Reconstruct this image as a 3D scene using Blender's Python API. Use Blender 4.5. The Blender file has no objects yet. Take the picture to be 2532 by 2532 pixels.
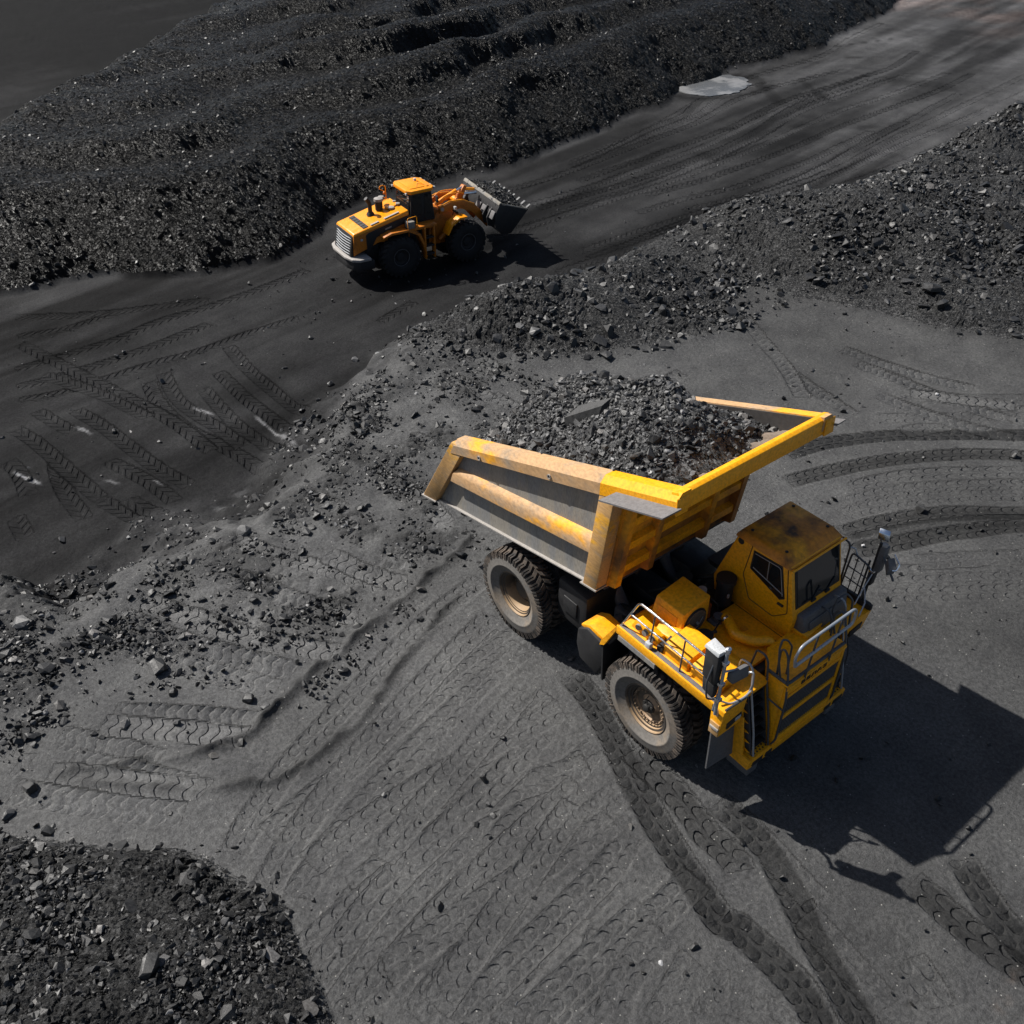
import bpy, bmesh, math, random
import numpy as np
from mathutils import Vector, Matrix

scene = bpy.context.scene
COL = scene.collection
rad = math.radians

# ------------------------------------------------------------------ camera, world, sun, exposure
CAM = np.array([11.3845, -11.1096, 14.6274])
PIT, YAW, FPX, WPX = 0.6631, 2.4688, 2319.28, 2532.0
VD = np.array([math.cos(PIT)*math.cos(YAW), math.cos(PIT)*math.sin(YAW), -math.sin(PIT)])
VR0 = np.array([math.sin(YAW), -math.cos(YAW), 0.0])
VU0 = np.cross(VR0, VD)
ROLL = 0.0063
VR = math.cos(ROLL)*VR0+math.sin(ROLL)*VU0
VU = -math.sin(ROLL)*VR0+math.cos(ROLL)*VU0
cam = bpy.data.cameras.new('camera')
cam.sensor_fit = 'HORIZONTAL'
cam.sensor_width = 36.0
cam.lens = FPX/WPX*36.0
cam.clip_start = 0.3
cam.clip_end = 3000
camo = bpy.data.objects.new('camera', cam)
COL.objects.link(camo)
mw = Matrix.Identity(4)
for i in range(3):
    mw[i][0] = VR[i]; mw[i][1] = VU[i]; mw[i][2] = -VD[i]; mw[i][3] = CAM[i]
camo.matrix_world = mw
scene.camera = camo

SUN = Vector((-0.818, -0.38, 1.0)).normalized()      # towards the sun
w = bpy.data.worlds.new('World')
scene.world = w
w.use_nodes = True
nt = w.node_tree
bg = nt.nodes['Background']
sky = nt.nodes.new('ShaderNodeTexSky')
sky.sky_type = 'NISHITA'
sky.sun_disc = False
sky.sun_elevation = math.asin(SUN.z)
sky.sun_rotation = math.atan2(SUN.x, SUN.y)
sky.altitude = 300
sky.air_density = 1.0
sky.dust_density = 2.5
nt.links.new(sky.outputs[0], bg.inputs[0])
bg.inputs[1].default_value = 0.052
sl = bpy.data.lights.new('sun', 'SUN')
sl.energy = 5.0
sl.angle = rad(0.53)
sl.color = (1.0, 0.965, 0.91)
so = bpy.data.objects.new('sun', sl)
COL.objects.link(so)
so.location = (-30, -14, 40)
so.rotation_euler = SUN.to_track_quat('Z', 'Y').to_euler()
scene.view_settings.view_transform = 'Standard'
scene.view_settings.look = 'None'
scene.view_settings.gamma = 1.0
scene.view_settings.use_curve_mapping = False
scene.view_settings.exposure = 0.6

RNG = np.random.default_rng(7)
random.seed(7)

# ------------------------------------------------------------------ materials
def mat_base(name):
    m = bpy.data.materials.new(name)
    m.use_nodes = True
    return m, m.node_tree, m.node_tree.nodes['Principled BSDF']

def noise(nt, vec, scale, detail=5.0, rough=0.6):
    n = nt.nodes.new('ShaderNodeTexNoise')
    n.inputs['Scale'].default_value = scale
    n.inputs['Detail'].default_value = detail
    n.inputs['Roughness'].default_value = rough
    nt.links.new(vec, n.inputs['Vector'])
    return n.outputs['Fac']

def ramp(nt, fac, lo, hi, a=0.0, b=1.0):
    r = nt.nodes.new('ShaderNodeMapRange')
    r.interpolation_type = 'SMOOTHSTEP'
    r.inputs['From Min'].default_value = lo
    r.inputs['From Max'].default_value = hi
    r.inputs['To Min'].default_value = a
    r.inputs['To Max'].default_value = b
    nt.links.new(fac, r.inputs['Value'])
    return r.outputs['Result']

def math_node(nt, op, a, b):
    n = nt.nodes.new('ShaderNodeMath')
    n.operation = op
    for i, v in enumerate((a, b)):
        if isinstance(v, (int, float)):
            n.inputs[i].default_value = v
        else:
            nt.links.new(v, n.inputs[i])
    return n.outputs[0]

def mixc(nt, fac, a, b, mode='MIX'):
    n = nt.nodes.new('ShaderNodeMix')
    n.data_type = 'RGBA'
    n.blend_type = mode
    for sock, v in ((n.inputs['Factor'], fac), (n.inputs['A'], a), (n.inputs['B'], b)):
        if isinstance(v, (int, float)):
            sock.default_value = v
        elif isinstance(v, tuple):
            sock.default_value = (*v, 1.0)
        else:
            nt.links.new(v, sock)
    return n.outputs['Result']

def coords(nt, stretch=(1, 1, 1)):
    t = nt.nodes.new('ShaderNodeTexCoord')
    mp = nt.nodes.new('ShaderNodeMapping')
    mp.inputs['Scale'].default_value = stretch
    nt.links.new(t.outputs['Object'], mp.inputs['Vector'])
    return mp.outputs['Vector']

def bump(nt, bsdf, h, strength, dist):
    b = nt.nodes.new('ShaderNodeBump')
    b.inputs['Strength'].default_value = strength
    b.inputs['Distance'].default_value = dist
    nt.links.new(h, b.inputs['Height'])
    nt.links.new(b.outputs[0], bsdf.inputs['Normal'])

def worn(name, col, dirt=None, amount=0.3, col2=None, amount2=0.0, rough=0.45, metal=0.0,
         scale=1.6, stretch=(1, 1, 1), spec=0.5):
    """paint or metal with patchy dirt (dirt) and larger worn fields (col2)"""
    m, nt, b = mat_base(name)
    v = coords(nt, stretch)
    if metal < 0.5:
        # colours scaled down to balance the raised exposure, most yellows and rails excepted
        k = 1.0 if ('yellow' in name and 'dust' not in name) or 'rail' in name else 0.70
        col = tuple(q*k for q in col)
        dirt = tuple(q*0.70 for q in dirt) if dirt else None
        col2 = tuple(q*(0.72 if k < 1 or 'rail' in name else 1.0) for q in col2) if col2 else None
    c = col
    n1 = noise(nt, v, scale, 8, 0.68)
    if col2 is not None:
        n2 = noise(nt, v, scale*0.45, 4, 0.6)
        c = mixc(nt, ramp(nt, n2, 0.62-amount2*0.3, 0.78-amount2*0.35), c, col2)
    if dirt is not None:
        c = mixc(nt, ramp(nt, n1, 0.72-amount*0.45, 0.95-amount*0.35), c, dirt)
    n3 = noise(nt, v, scale*9, 4, 0.6)
    c = mixc(nt, ramp(nt, n3, 0.3, 0.75, 0.0, 0.35), c, (0.10, 0.085, 0.07), 'MULTIPLY') if dirt is not None else c
    if not isinstance(c, tuple):
        nt.links.new(c, b.inputs['Base Color'])
    else:
        b.inputs['Base Color'].default_value = (*c, 1)
    b.inputs['Metallic'].default_value = metal
    b.inputs['Specular IOR Level'].default_value = spec
    nt.links.new(ramp(nt, n1, 0.3, 0.7, max(rough-0.08, 0.03), min(rough+0.2, 1)), b.inputs['Roughness'])
    bump(nt, b, n3, 0.12, 0.01)
    return m

YEL = (0.90, 0.385, 0.001)
M = {}
M['yellow'] = worn('yellow_paint', YEL, (0.10, 0.07, 0.04), 0.06, rough=0.42, scale=2.2)
M['yellow_dirty'] = worn('sooty_yellow_paint', YEL, (0.06, 0.045, 0.03), 0.24, (0.62, 0.24, 0.01), 0.4, rough=0.5, scale=2.0)
M['yellow_grime'] = worn('coal_grimed_yellow_paint', YEL, (0.045, 0.04, 0.036), 0.62, (0.40, 0.16, 0.02), 0.9, rough=0.6, scale=0.9)
M['yellow_roof'] = worn('soot_stained_yellow_roof', (0.88, 0.37, 0.001), (0.045, 0.038, 0.032), 0.62, (0.62, 0.22, 0.006), 0.7, rough=0.5, scale=1.5)
M['yellow_dust'] = worn('dust_covered_yellow_paint', (0.95, 0.46, 0.012), (0.36, 0.29, 0.21), 0.55, (0.66, 0.38, 0.14), 0.9, rough=0.7, scale=2.4, stretch=(0.55, 1, 1.6))
M['rail_dust'] = worn('dusty_worn_rail', (0.82, 0.36, 0.01), (0.40, 0.33, 0.25), 0.56, (0.70, 0.42, 0.20), 0.9, rough=0.7, scale=2.0, stretch=(0.6, 1, 1))
M['gray_side'] = worn('dusty_grey_steel', (0.30, 0.295, 0.285), (0.20, 0.185, 0.165), 0.45, (0.36, 0.33, 0.28), 0.6, rough=0.75, scale=2.2, stretch=(2.2, 1, 0.5))
M['gray_plate'] = worn('grey_primer', (0.21, 0.20, 0.20), (0.15, 0.135, 0.125), 0.3, rough=0.7, scale=2.0)
M['gray_dark'] = worn('dark_grey_plastic', (0.15, 0.15, 0.155), (0.08, 0.08, 0.08), 0.2, rough=0.55, scale=3)
M['black'] = worn('black_steel', (0.018, 0.018, 0.02), (0.045, 0.04, 0.035), 0.4, rough=0.6, scale=3)
M['engine'] = worn('oily_dark_steel', (0.02, 0.021, 0.024), (0.16, 0.075, 0.015), 0.22, rough=0.55, scale=1.8)
M['tube'] = worn('grey_painted_tube', (0.33, 0.36, 0.40), None, rough=0.32, metal=0.55, scale=4)
M['tube_dark'] = worn('shaded_grey_tube', (0.075, 0.085, 0.10), None, rough=0.35, metal=0.2, scale=4)  # darker copy of the grey tube, with shade painted into its colour
M['chrome'] = worn('bright_steel', (0.75, 0.77, 0.80), None, rough=0.14, metal=1.0, scale=4)
M['white'] = worn('white_plastic', (0.62, 0.64, 0.66), (0.4, 0.38, 0.35), 0.2, rough=0.4, scale=4)
M['mirror'] = worn('mirror_glass', (0.62, 0.70, 0.78), None, rough=0.06, metal=1.0, scale=4)
M['rubber'] = worn('tyre_rubber', (0.024, 0.022, 0.021), (0.20, 0.155, 0.12), 0.72, rough=0.8, scale=3.0)
M['rubber_side'] = worn('dusty_tyre_wall', (0.20, 0.185, 0.168), (0.10, 0.095, 0.09), 0.35, (0.27, 0.22, 0.17), 0.5, rough=0.85, scale=2.4)
M['rubber_clean'] = worn('black_tyre_rubber', (0.016, 0.016, 0.017), (0.045, 0.042, 0.04), 0.35, rough=0.75, scale=3.0)
M['rim'] = worn('dusty_rim', (0.17, 0.125, 0.085), (0.30, 0.21, 0.13), 0.5, rough=0.7, scale=3.0)
M['hub'] = worn('dusty_hub', (0.36, 0.25, 0.16), (0.02, 0.02, 0.02), 0.42, rough=0.65, scale=3.5)
M['hub_dark'] = worn('dark_hub', (0.03, 0.028, 0.026), (0.30, 0.21, 0.13), 0.22, rough=0.6, scale=3.0)
M['orange'] = worn('orange_red_paint', (0.52, 0.12, 0.012), (0.06, 0.03, 0.02), 0.3, rough=0.45, scale=5)
M['orange_yel'] = worn('orange_yellow_paint', (0.88, 0.31, 0.002), (0.10, 0.06, 0.03), 0.10, rough=0.32, scale=2.2)
M['orange_dirty_shaded'] = worn('grimy_shaded_orange_yellow_paint', (0.50, 0.15, 0.003), (0.03, 0.022, 0.018), 0.46, rough=0.5, scale=2.5)  # grime, plus the shade on the loader's sides put into the colour
M['tan'] = worn('bare_rubbed_steel', (0.26, 0.20, 0.15), (0.50, 0.26, 0.05), 0.3, rough=0.6, scale=2.0)
M['inner'] = worn('scoured_steel', (0.075, 0.07, 0.068), (0.16, 0.13, 0.10), 0.3, rough=0.6, scale=1.5)
M['lens'] = worn('lamp_lens', (0.55, 0.55, 0.55), None, rough=0.1, scale=4)
M['amber'] = worn('amber_lens', (0.75, 0.22, 0.02), None, rough=0.2, scale=4)
M['light_steel'] = worn('dusty_light_steel', (0.45, 0.42, 0.39), (0.25, 0.21, 0.18), 0.35, rough=0.5, scale=3)

def glass_mat():
    m, nt, b = mat_base('tinted_glass')
    b.inputs['Base Color'].default_value = (0.030, 0.033, 0.036, 1)
    b.inputs['Roughness'].default_value = 0.05
    b.inputs['Transmission Weight'].default_value = 0.55
    b.inputs['IOR'].default_value = 1.45
    return m
M['glass'] = glass_mat()

def dusted(name, col, dust, lo=0.05, hi=0.75, rough=0.65):
    """metal with dust settled wherever it faces up"""
    m, nt, b = mat_base(name)
    v = coords(nt)
    t = nt.nodes.new('ShaderNodeTexCoord')
    sp = nt.nodes.new('ShaderNodeSeparateXYZ')
    nt.links.new(t.outputs['Normal'], sp.inputs[0])
    n = noise(nt, v, 4.0, 6, 0.65)
    up = math_node(nt, 'ADD', sp.outputs[2], math_node(nt, 'MULTIPLY', math_node(nt, 'SUBTRACT', n, 0.5), 0.9))
    nt.links.new(mixc(nt, ramp(nt, up, lo, hi), col, dust), b.inputs['Base Color'])
    b.inputs['Roughness'].default_value = rough
    bump(nt, b, noise(nt, v, 22.0, 4, 0.6), 0.15, 0.01)
    return m
M['rim_dusted'] = dusted('rim_with_settled_dust', (0.035, 0.030, 0.026), (0.30, 0.20, 0.11))
M['hub_dusted'] = dusted('hub_with_settled_dust', (0.07, 0.055, 0.04), (0.30, 0.20, 0.12), -0.1, 0.4)

def coal_mat():
    m, nt, b = mat_base('coal')
    a = nt.nodes.new('ShaderNodeAttribute')
    a.attribute_name = 'tone'
    v = coords(nt)
    n1 = noise(nt, v, 9.0, 6, 0.65)
    c = mixc(nt, ramp(nt, n1, 0.3, 0.7), (0.62, 0.61, 0.60), (1.25, 1.25, 1.27))
    nt.links.new(mixc(nt, 1.0, a.outputs['Color'], c, 'MULTIPLY'), b.inputs['Base Color'])
    nt.links.new(ramp(nt, n1, 0.3, 0.7, 0.38, 0.62), b.inputs['Roughness'])
    b.inputs['Specular IOR Level'].default_value = 0.38
    bump(nt, b, noise(nt, v, 35.0, 4, 0.6), 0.35, 0.01)
    return m
M['coal'] = coal_mat()

def tread_height(nt):
    """relief pressed by tyre lugs, from the distance along a wheel track (red), the place across it (green),
    its depth (blue) and the kind of tyre (alpha)"""
    a = nt.nodes.new('ShaderNodeAttribute')
    a.attribute_name = 'track'
    sp = nt.nodes.new('ShaderNodeSeparateColor')
    nt.links.new(a.outputs['Color'], sp.inputs[0])
    s, u, amp, kind = sp.outputs[0], sp.outputs[1], sp.outputs[2], a.outputs['Alpha']
    mn = lambda op, x, y=0.0: math_node(nt, op, x, y)
    v = coords(nt)
    wv = mn('MULTIPLY', mn('SUBTRACT', noise(nt, v, 5.0, 3, 0.6), 0.5), 0.5)
    au = mn('ABSOLUTE', u)
    right = mn('GREATER_THAN', u, 0.0)
    # haul truck: two rows of crescent lugs
    c = mn('SUBTRACT', au, 0.5)
    ph = mn('ADD', mn('ADD', mn('DIVIDE', s, 0.31), mn('MULTIPLY', right, 0.5)), mn('ADD', mn('MULTIPLY', mn('MULTIPLY', c, c), 1.9), wv))
    ph = mn('FRACT', ph)
    saw = mn('MULTIPLY', mn('MULTIPLY', ph, ph), ramp(nt, ph, 0.995, 0.86))
    lat = mn('MULTIPLY', ramp(nt, au, 0.05, 0.2), ramp(nt, au, 1.0, 0.82))
    hT = mn('MULTIPLY', mn('MULTIPLY', saw, lat), 0.075)
    # worn block tyre: thin wavy ribs right across
    pq = mn('SUBTRACT', 1.0, mn('FRACT', mn('ADD', mn('ADD', mn('DIVIDE', s, 0.25), mn('MULTIPLY', mn('SINE', mn('MULTIPLY', u, 4.2)), 0.2)), mn('MULTIPLY', wv, 0.6))))
    hQ = mn('MULTIPLY', mn('MULTIPLY', mn('MULTIPLY', mn('POWER', pq, 2.0), ramp(nt, pq, 0.995, 0.86)), ramp(nt, au, 1.02, 0.9)), 0.085)
    # loader: chevrons
    pb = mn('FRACT', mn('ADD', mn('ADD', mn('DIVIDE', s, 0.33), mn('MULTIPLY', au, 0.95)), mn('ADD', mn('MULTIPLY', right, 0.2), mn('MULTIPLY', wv, 0.5))))
    hB = mn('MULTIPLY', mn('MULTIPLY', ramp(nt, pb, 0.2, 0.36), ramp(nt, pb, 0.95, 0.70)), mn('MULTIPLY', ramp(nt, au, 1.02, 0.9), 0.075))
    isT = mn('LESS_THAN', kind, 0.5)
    isB = mn('GREATER_THAN', kind, 1.5)
    isQ = mn('SUBTRACT', mn('SUBTRACT', 1.0, isT), isB)
    h = mn('ADD', mn('ADD', mn('MULTIPLY', hT, isT), mn('MULTIPLY', hQ, isQ)), mn('MULTIPLY', hB, isB))
    return mn('MULTIPLY', h, amp)

def ground_mat(name, speck=True, micro=1.0, rough=0.9, spec=0.15, tracks=False, chips=0.0):
    m, nt, b = mat_base(name)
    a = nt.nodes.new('ShaderNodeAttribute')
    a.attribute_name = 'tone'
    v = coords(nt)
    n1 = noise(nt, v, 0.9, 6, 0.6)
    n2 = noise(nt, v, 14.0, 6, 0.7)
    n3 = noise(nt, v, 42.0, 5, 0.75)
    c = mixc(nt, ramp(nt, n1, 0.3, 0.7), (0.84, 0.84, 0.85), (1.14, 1.14, 1.13))
    c2 = mixc(nt, ramp(nt, n2, 0.28, 0.74), (0.66, 0.66, 0.66), (1.32, 1.32, 1.32))
    c = mixc(nt, 1.0, c, c2, 'MULTIPLY')
    c = mixc(nt, 1.0, c, mixc(nt, ramp(nt, n3, 0.3, 0.72), (0.72, 0.72, 0.72), (1.27, 1.27, 1.27)), 'MULTIPLY')
    c = mixc(nt, 1.0, a.outputs['Color'], c, 'MULTIPLY')
    if speck:
        vo = nt.nodes.new('ShaderNodeTexVoronoi')
        vo.inputs['Scale'].default_value = 13.0
        nt.links.new(v, vo.inputs['Vector'])
        sep = nt.nodes.new('ShaderNodeSeparateColor')
        nt.links.new(vo.outputs['Color'], sep.inputs[0])
        rare = math_node(nt, 'GREATER_THAN', sep.outputs[0], 0.93)
        core = math_node(nt, 'LESS_THAN', vo.outputs['Distance'], 0.16)
        c = mixc(nt, math_node(nt, 'MULTIPLY', rare, core), c, (0.24, 0.235, 0.22))
    nt.links.new(c, b.inputs['Base Color'])
    b.inputs['Roughness'].default_value = rough
    b.inputs['Specular IOR Level'].default_value = spec
    h = math_node(nt, 'ADD', math_node(nt, 'MULTIPLY', n2, 0.035*micro), math_node(nt, 'MULTIPLY', n3, 0.022*micro))
    if chips:
        # broken coal: every cell of the pattern is a small chip tilted its own way
        for k, (sc, wt) in enumerate(((chips, 1.0), (chips*2.3, 0.75))):
            vo = nt.nodes.new('ShaderNodeTexVoronoi')
            vo.inputs['Scale'].default_value = sc
            nt.links.new(v, vo.inputs['Vector'])
            def vm(op, x, y):
                n = nt.nodes.new('ShaderNodeVectorMath')
                n.operation = op
                for i_, q in enumerate((x, y)):
                    if isinstance(q, tuple): n.inputs[i_].default_value = q
                    else: nt.links.new(q, n.inputs[i_])
                return n
            off = vm('SUBTRACT', v, vo.outputs['Position']).outputs[0]
            rnd = vm('SUBTRACT', vo.outputs['Color'], (.5, .5, .5)).outputs[0]
            tilt = vm('DOT_PRODUCT', off, rnd).outputs['Value']
            sep = nt.nodes.new('ShaderNodeSeparateColor')
            nt.links.new(vo.outputs['Color'], sep.inputs[0])
            h = math_node(nt, 'ADD', h, math_node(nt, 'MULTIPLY', tilt, 2.3*wt))
            h = math_node(nt, 'ADD', h, math_node(nt, 'MULTIPLY', sep.outputs[1], 0.35*wt/sc))
            var = ramp(nt, sep.outputs[2], 0.0, 1.0, 0.45, 1.5)
            c = mixc(nt, 1.0, c, var, 'MULTIPLY')
            if k == 0:
                c = mixc(nt, math_node(nt, 'MULTIPLY', math_node(nt, 'GREATER_THAN', sep.outputs[0], 0.975), 0.6), c, (0.075, 0.075, 0.077))
        nt.links.new(c, b.inputs['Base Color'])
    if tracks:
        h = math_node(nt, 'ADD', h, tread_height(nt))
    bump(nt, b, h, 1.0, 1.0)
    return m
M['ground'] = ground_mat('packed_coal_dirt', tracks=True)
M['road'] = ground_mat('wet_packed_coal_road', False, 0.8, 0.85, 0.06, True)
M['heap'] = ground_mat('coal_fines', False, 0.8, 0.36, 0.10, False, 12.0)
M['rubble'] = ground_mat('coal_rubble', False, 1.0, 0.75, 0.25, False, 17.0)

def puddle_mat():
    m, nt, b = mat_base('silty_water')
    v = coords(nt)
    n = noise(nt, v, 0.5, 4, 0.6)
    nt.links.new(mixc(nt, ramp(nt, n, 0.42, 0.58), (0.09, 0.093, 0.096), (0.20, 0.20, 0.20)), b.inputs['Base Color'])
    b.inputs['Roughness'].default_value = 0.25
    return m
M['puddle'] = puddle_mat()

# ------------------------------------------------------------------ object helpers
def tag(o, label=None, cat=None, group=None, kind=None):
    if label: o['label'] = label
    if cat: o['category'] = cat
    if group: o['group'] = group
    if kind: o['kind'] = kind
    return o

def empty(name, loc=(0, 0, 0), rotz=0.0, parent=None):
    o = bpy.data.objects.new(name, None)
    o.empty_display_size = 0.3
    COL.objects.link(o)
    o.location = loc
    o.rotation_euler = (0, 0, rotz)
    if parent: o.parent = parent
    return o

class MB:
    def __init__(s):
        s.bm = bmesh.new()
    def _bev(s, geom, r, seg=2):
        if r > 0:
            es = list({e for v in geom for e in v.link_edges})
            bmesh.ops.bevel(s.bm, geom=es, offset=r, segments=seg, affect='EDGES', profile=0.5)
    def box(s, x0, x1, y0, y1, z0, z1, bev=0.0, mtx=None):
        g = bmesh.ops.create_cube(s.bm, size=1.0)['verts']
        for v in g:
            v.co = Vector((x0+(v.co.x+.5)*(x1-x0), y0+(v.co.y+.5)*(y1-y0), z0+(v.co.z+.5)*(z1-z0)))
            if mtx: v.co = mtx @ v.co
        s._bev(g, bev)
        return s
    def hexa(s, p, bev=0.0):
        """8 corners: bottom loop 0-3, top loop 4-7"""
        vs = [s.bm.verts.new(q) for q in p]
        for f in ((3, 2, 1, 0), (4, 5, 6, 7), (0, 1, 5, 4), (1, 2, 6, 5), (2, 3, 7, 6), (3, 0, 4, 7)):
            s.bm.faces.new([vs[i] for i in f])
        s._bev(vs, bev)
        return s
    def prism(s, poly, axis, a, b, bev=0.0):
        """poly in the plane normal to axis ('x': (y,z), 'y': (x,z), 'z': (x,y)), from a to b"""
        def p3(p, t):
            return {'x': (t, p[0], p[1]), 'y': (p[0], t, p[1]), 'z': (p[0], p[1], t)}[axis]
        A = [s.bm.verts.new(p3(p, a)) for p in poly]
        B = [s.bm.verts.new(p3(p, b)) for p in poly]
        n = len(poly)
        s.bm.faces.new(A[::-1]); s.bm.faces.new(B)
        for i in range(n):
            s.bm.faces.new((A[i], A[(i+1) % n], B[(i+1) % n], B[i]))
        s._bev(A+B, bev)
        return s
    def tube(s, pts, r, n=8, fillet=0.0, closed=False):
        P = [Vector(p) for p in pts]
        if fillet > 0:
            Q = []
            k = len(P)
            for i, p in enumerate(P):
                if not closed and i in (0, k-1):
                    Q.append(p); continue
                a, b = P[i-1], P[(i+1) % k]
                f = min(fillet, (a-p).length*0.48, (b-p).length*0.48)
                q0 = p+(a-p).normalized()*f; q1 = p+(b-p).normalized()*f
                for t in (0, .25, .5, .75, 1):
                    Q.append(q0*(1-t)**2+p*2*t*(1-t)+q1*t*t)
            P = Q
        if closed: P = P+[P[0]]
        rings = []
        d0 = (P[1]-P[0]).normalized()
        up = Vector((0, 0, 1)) if abs(d0.z) < 0.9 else Vector((1, 0, 0))
        nx = d0.cross(up).normalized()
        for i, p in enumerate(P):
            if i == 0: d = P[1]-P[0]
            elif i == len(P)-1: d = P[-1]-P[-2]
            else: d = (P[i+1]-p).normalized()+(p-P[i-1]).normalized()
            d.normalize()
            nx = (nx-d*nx.dot(d)).normalized()
            ny = d.cross(nx)
            rr = r[i] if isinstance(r, (list, tuple)) and len(r) == len(P) else (r if not isinstance(r, (list, tuple)) else r[0])
            rings.append([s.bm.verts.new(p+(nx*math.cos(2*math.pi*k/n)+ny*math.sin(2*math.pi*k/n))*rr) for k in range(n)])
        for a, b in zip(rings, rings[1:]):
            for k in range(n):
                s.bm.faces.new((a[k], a[(k+1) % n], b[(k+1) % n], b[k]))
        s.bm.faces.new(rings[0][::-1]); s.bm.faces.new(rings[-1])
        return s
    def cyl(s, p0, p1, r0, r1=None, n=20):
        r1 = r0 if r1 is None else r1
        return s.tube([p0, p1], [r0, r1], n) if r1 != r0 else s.tube([p0, p1], r0, n)
    def lathe(s, prof, centre, axis='y', n=48, close=True):
        """prof: list of (offset along axis, radius)"""
        cx, cy, cz = centre
        rings = []
        for (t, r) in prof:
            ring = []
            for k in range(n):
                a = 2*math.pi*k/n
                c, d = r*math.cos(a), r*math.sin(a)
                q = {'y': (cx+c, cy+t, cz+d), 'x': (cx+t, cy+c, cz+d), 'z': (cx+c, cy+d, cz+t)}[axis]
                ring.append(s.bm.verts.new(q))
            rings.append(ring)
        for a, b in zip(rings, rings[1:]):
            for k in range(n):
                s.bm.faces.new((a[k], a[(k+1) % n], b[(k+1) % n], b[k]))
        if close:
            if prof[0][1] > 1e-4: s.bm.faces.new(rings[0][::-1])
            if prof[-1][1] > 1e-4: s.bm.faces.new(rings[-1])
        return s
    def mesh(s, name, m, sharp=35):
        bmesh.ops.recalc_face_normals(s.bm, faces=s.bm.faces)
        me = bpy.data.meshes.new(name)
        s.bm.to_mesh(me)
        s.bm.free()
        me.materials.append(m)
        me.shade_smooth()
        me.set_sharp_from_angle(angle=rad(sharp))
        return me
    def build(s, name, m, parent=None, label=None, sharp=35):
        me = s.mesh(name, m, sharp)
        o = bpy.data.objects.new(name, me)
        COL.objects.link(o)
        if parent: o.parent = parent
        if label: o['label'] = label
        return o

def link_mesh(name, me, parent=None, loc=None, rot=None):
    o = bpy.data.objects.new(name, me)
    COL.objects.link(o)
    if parent: o.parent = parent
    if loc is not None: o.location = loc
    if rot is not None: o.rotation_euler = rot
    return o
# ------------------------------------------------------------------ terrain: height of the ground at any x, y
def _hash(ix, iy, seed):
    h = (ix.astype(np.int64)*374761393 + iy.astype(np.int64)*668265263 + seed*1442695041) & 0xFFFFFFFF
    h = ((h ^ (h >> 13))*1274126177) & 0xFFFFFFFF
    h = h ^ (h >> 16)
    return (h & 0xFFFF).astype(np.float32)/65535.0

def vnoise(x, y, seed=0):
    x = np.asarray(x, np.float64); y = np.asarray(y, np.float64)
    ix = np.floor(x); iy = np.floor(y)
    fx = x-ix; fy = y-iy
    fx = fx*fx*fx*(fx*(fx*6-15)+10); fy = fy*fy*fy*(fy*(fy*6-15)+10)
    a = _hash(ix, iy, seed); b = _hash(ix+1, iy, seed); c = _hash(ix, iy+1, seed); d = _hash(ix+1, iy+1, seed)
    return (a*(1-fx)+b*fx)*(1-fy)+(c*(1-fx)+d*fx)*fy

def fbm(x, y, seed=0, oct=4, gain=0.5):
    s = 0; a = 1.0; t = 0
    c, d = math.cos(0.6), math.sin(0.6)
    for o in range(oct):
        s = s+a*(vnoise(x, y, seed+o*17)-0.5); t += a
        x, y = (c*x-d*y)*2.03, (d*x+c*y)*2.03
        a *= gain
    return s/t*2.0          # about -1 .. 1

def facets(x, y, size, seed=0):
    """broken ground: every cell is a small tilted plane; returns height, random value"""
    x = np.asarray(x)/size; y = np.asarray(y)/size
    ix = np.floor(x); iy = np.floor(y)
    best = np.full(x.shape, 9.0); h = np.zeros(x.shape); rv = np.zeros(x.shape)
    for ox in (-1, 0, 1):
        for oy in (-1, 0, 1):
            cx = ix+ox; cy = iy+oy
            dx = x-(cx+_hash(cx, cy, seed)); dy = y-(cy+_hash(cx, cy, seed+1))
            d = dx*dx+dy*dy
            up = d < best
            best = np.where(up, d, best)
            r = _hash(cx, cy, seed+2)
            hh = (r-.5)*1.2+dx*(_hash(cx, cy, seed+3)-.5)*2.2+dy*(_hash(cx, cy, seed+4)-.5)*2.2
            h = np.where(up, hh, h); rv = np.where(up, _hash(cx, cy, seed+5), rv)
    return (h+.5-1.1*best)*size, rv

def sstep(a, b, x):
    t = np.clip((x-a)/(b-a), 0, 1)
    return t*t*(3-2*t)

def smin(a, b, k):
    h = np.clip(0.5+0.5*(b-a)/k, 0, 1)
    return b*(1-h)+a*h-k*h*(1-h)

HB = [(-60, -30), (-12, -28.6), (-5.5, -28.3), (-3.7, -27.4), (-1.7, -27.1), (.3, -25.9), (2.5, -24.6), (4.4, -24.1), (5.9, -25.1), (9.2, -27.6),
      (10.9, -27.9), (16.8, -28.4), (18.5, -27.6), (21.7, -28.4), (26.4, -29.4), (31, -30.8), (34.9, -31.5), (39.3, -33.8),
      (46.4, -34.8), (54.3, -35), (63, -37.9), (74, -40.8), (78.9, -43.5), (120, -60)]
XC = [(-60, -7), (-14, -8.6), (-10.3, -8.8), (-9.4, -7.7), (-8.2, -8.2), (-6.6, -8.3), (-5.2, -8.0), (-4.8, -7.8), (-3.2, -8.7), (-1.1, -10.2),
      (.7, -11.5), (2.2, -12), (4.7, -13.2), (6.5, -13.5), (9.7, -13.6), (13, -13.0), (19, -13.1), (23, -13.3), (26, -12.4),
      (31, -12.3), (38, -13), (46, -14), (80, -20), (130, -30)]
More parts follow.
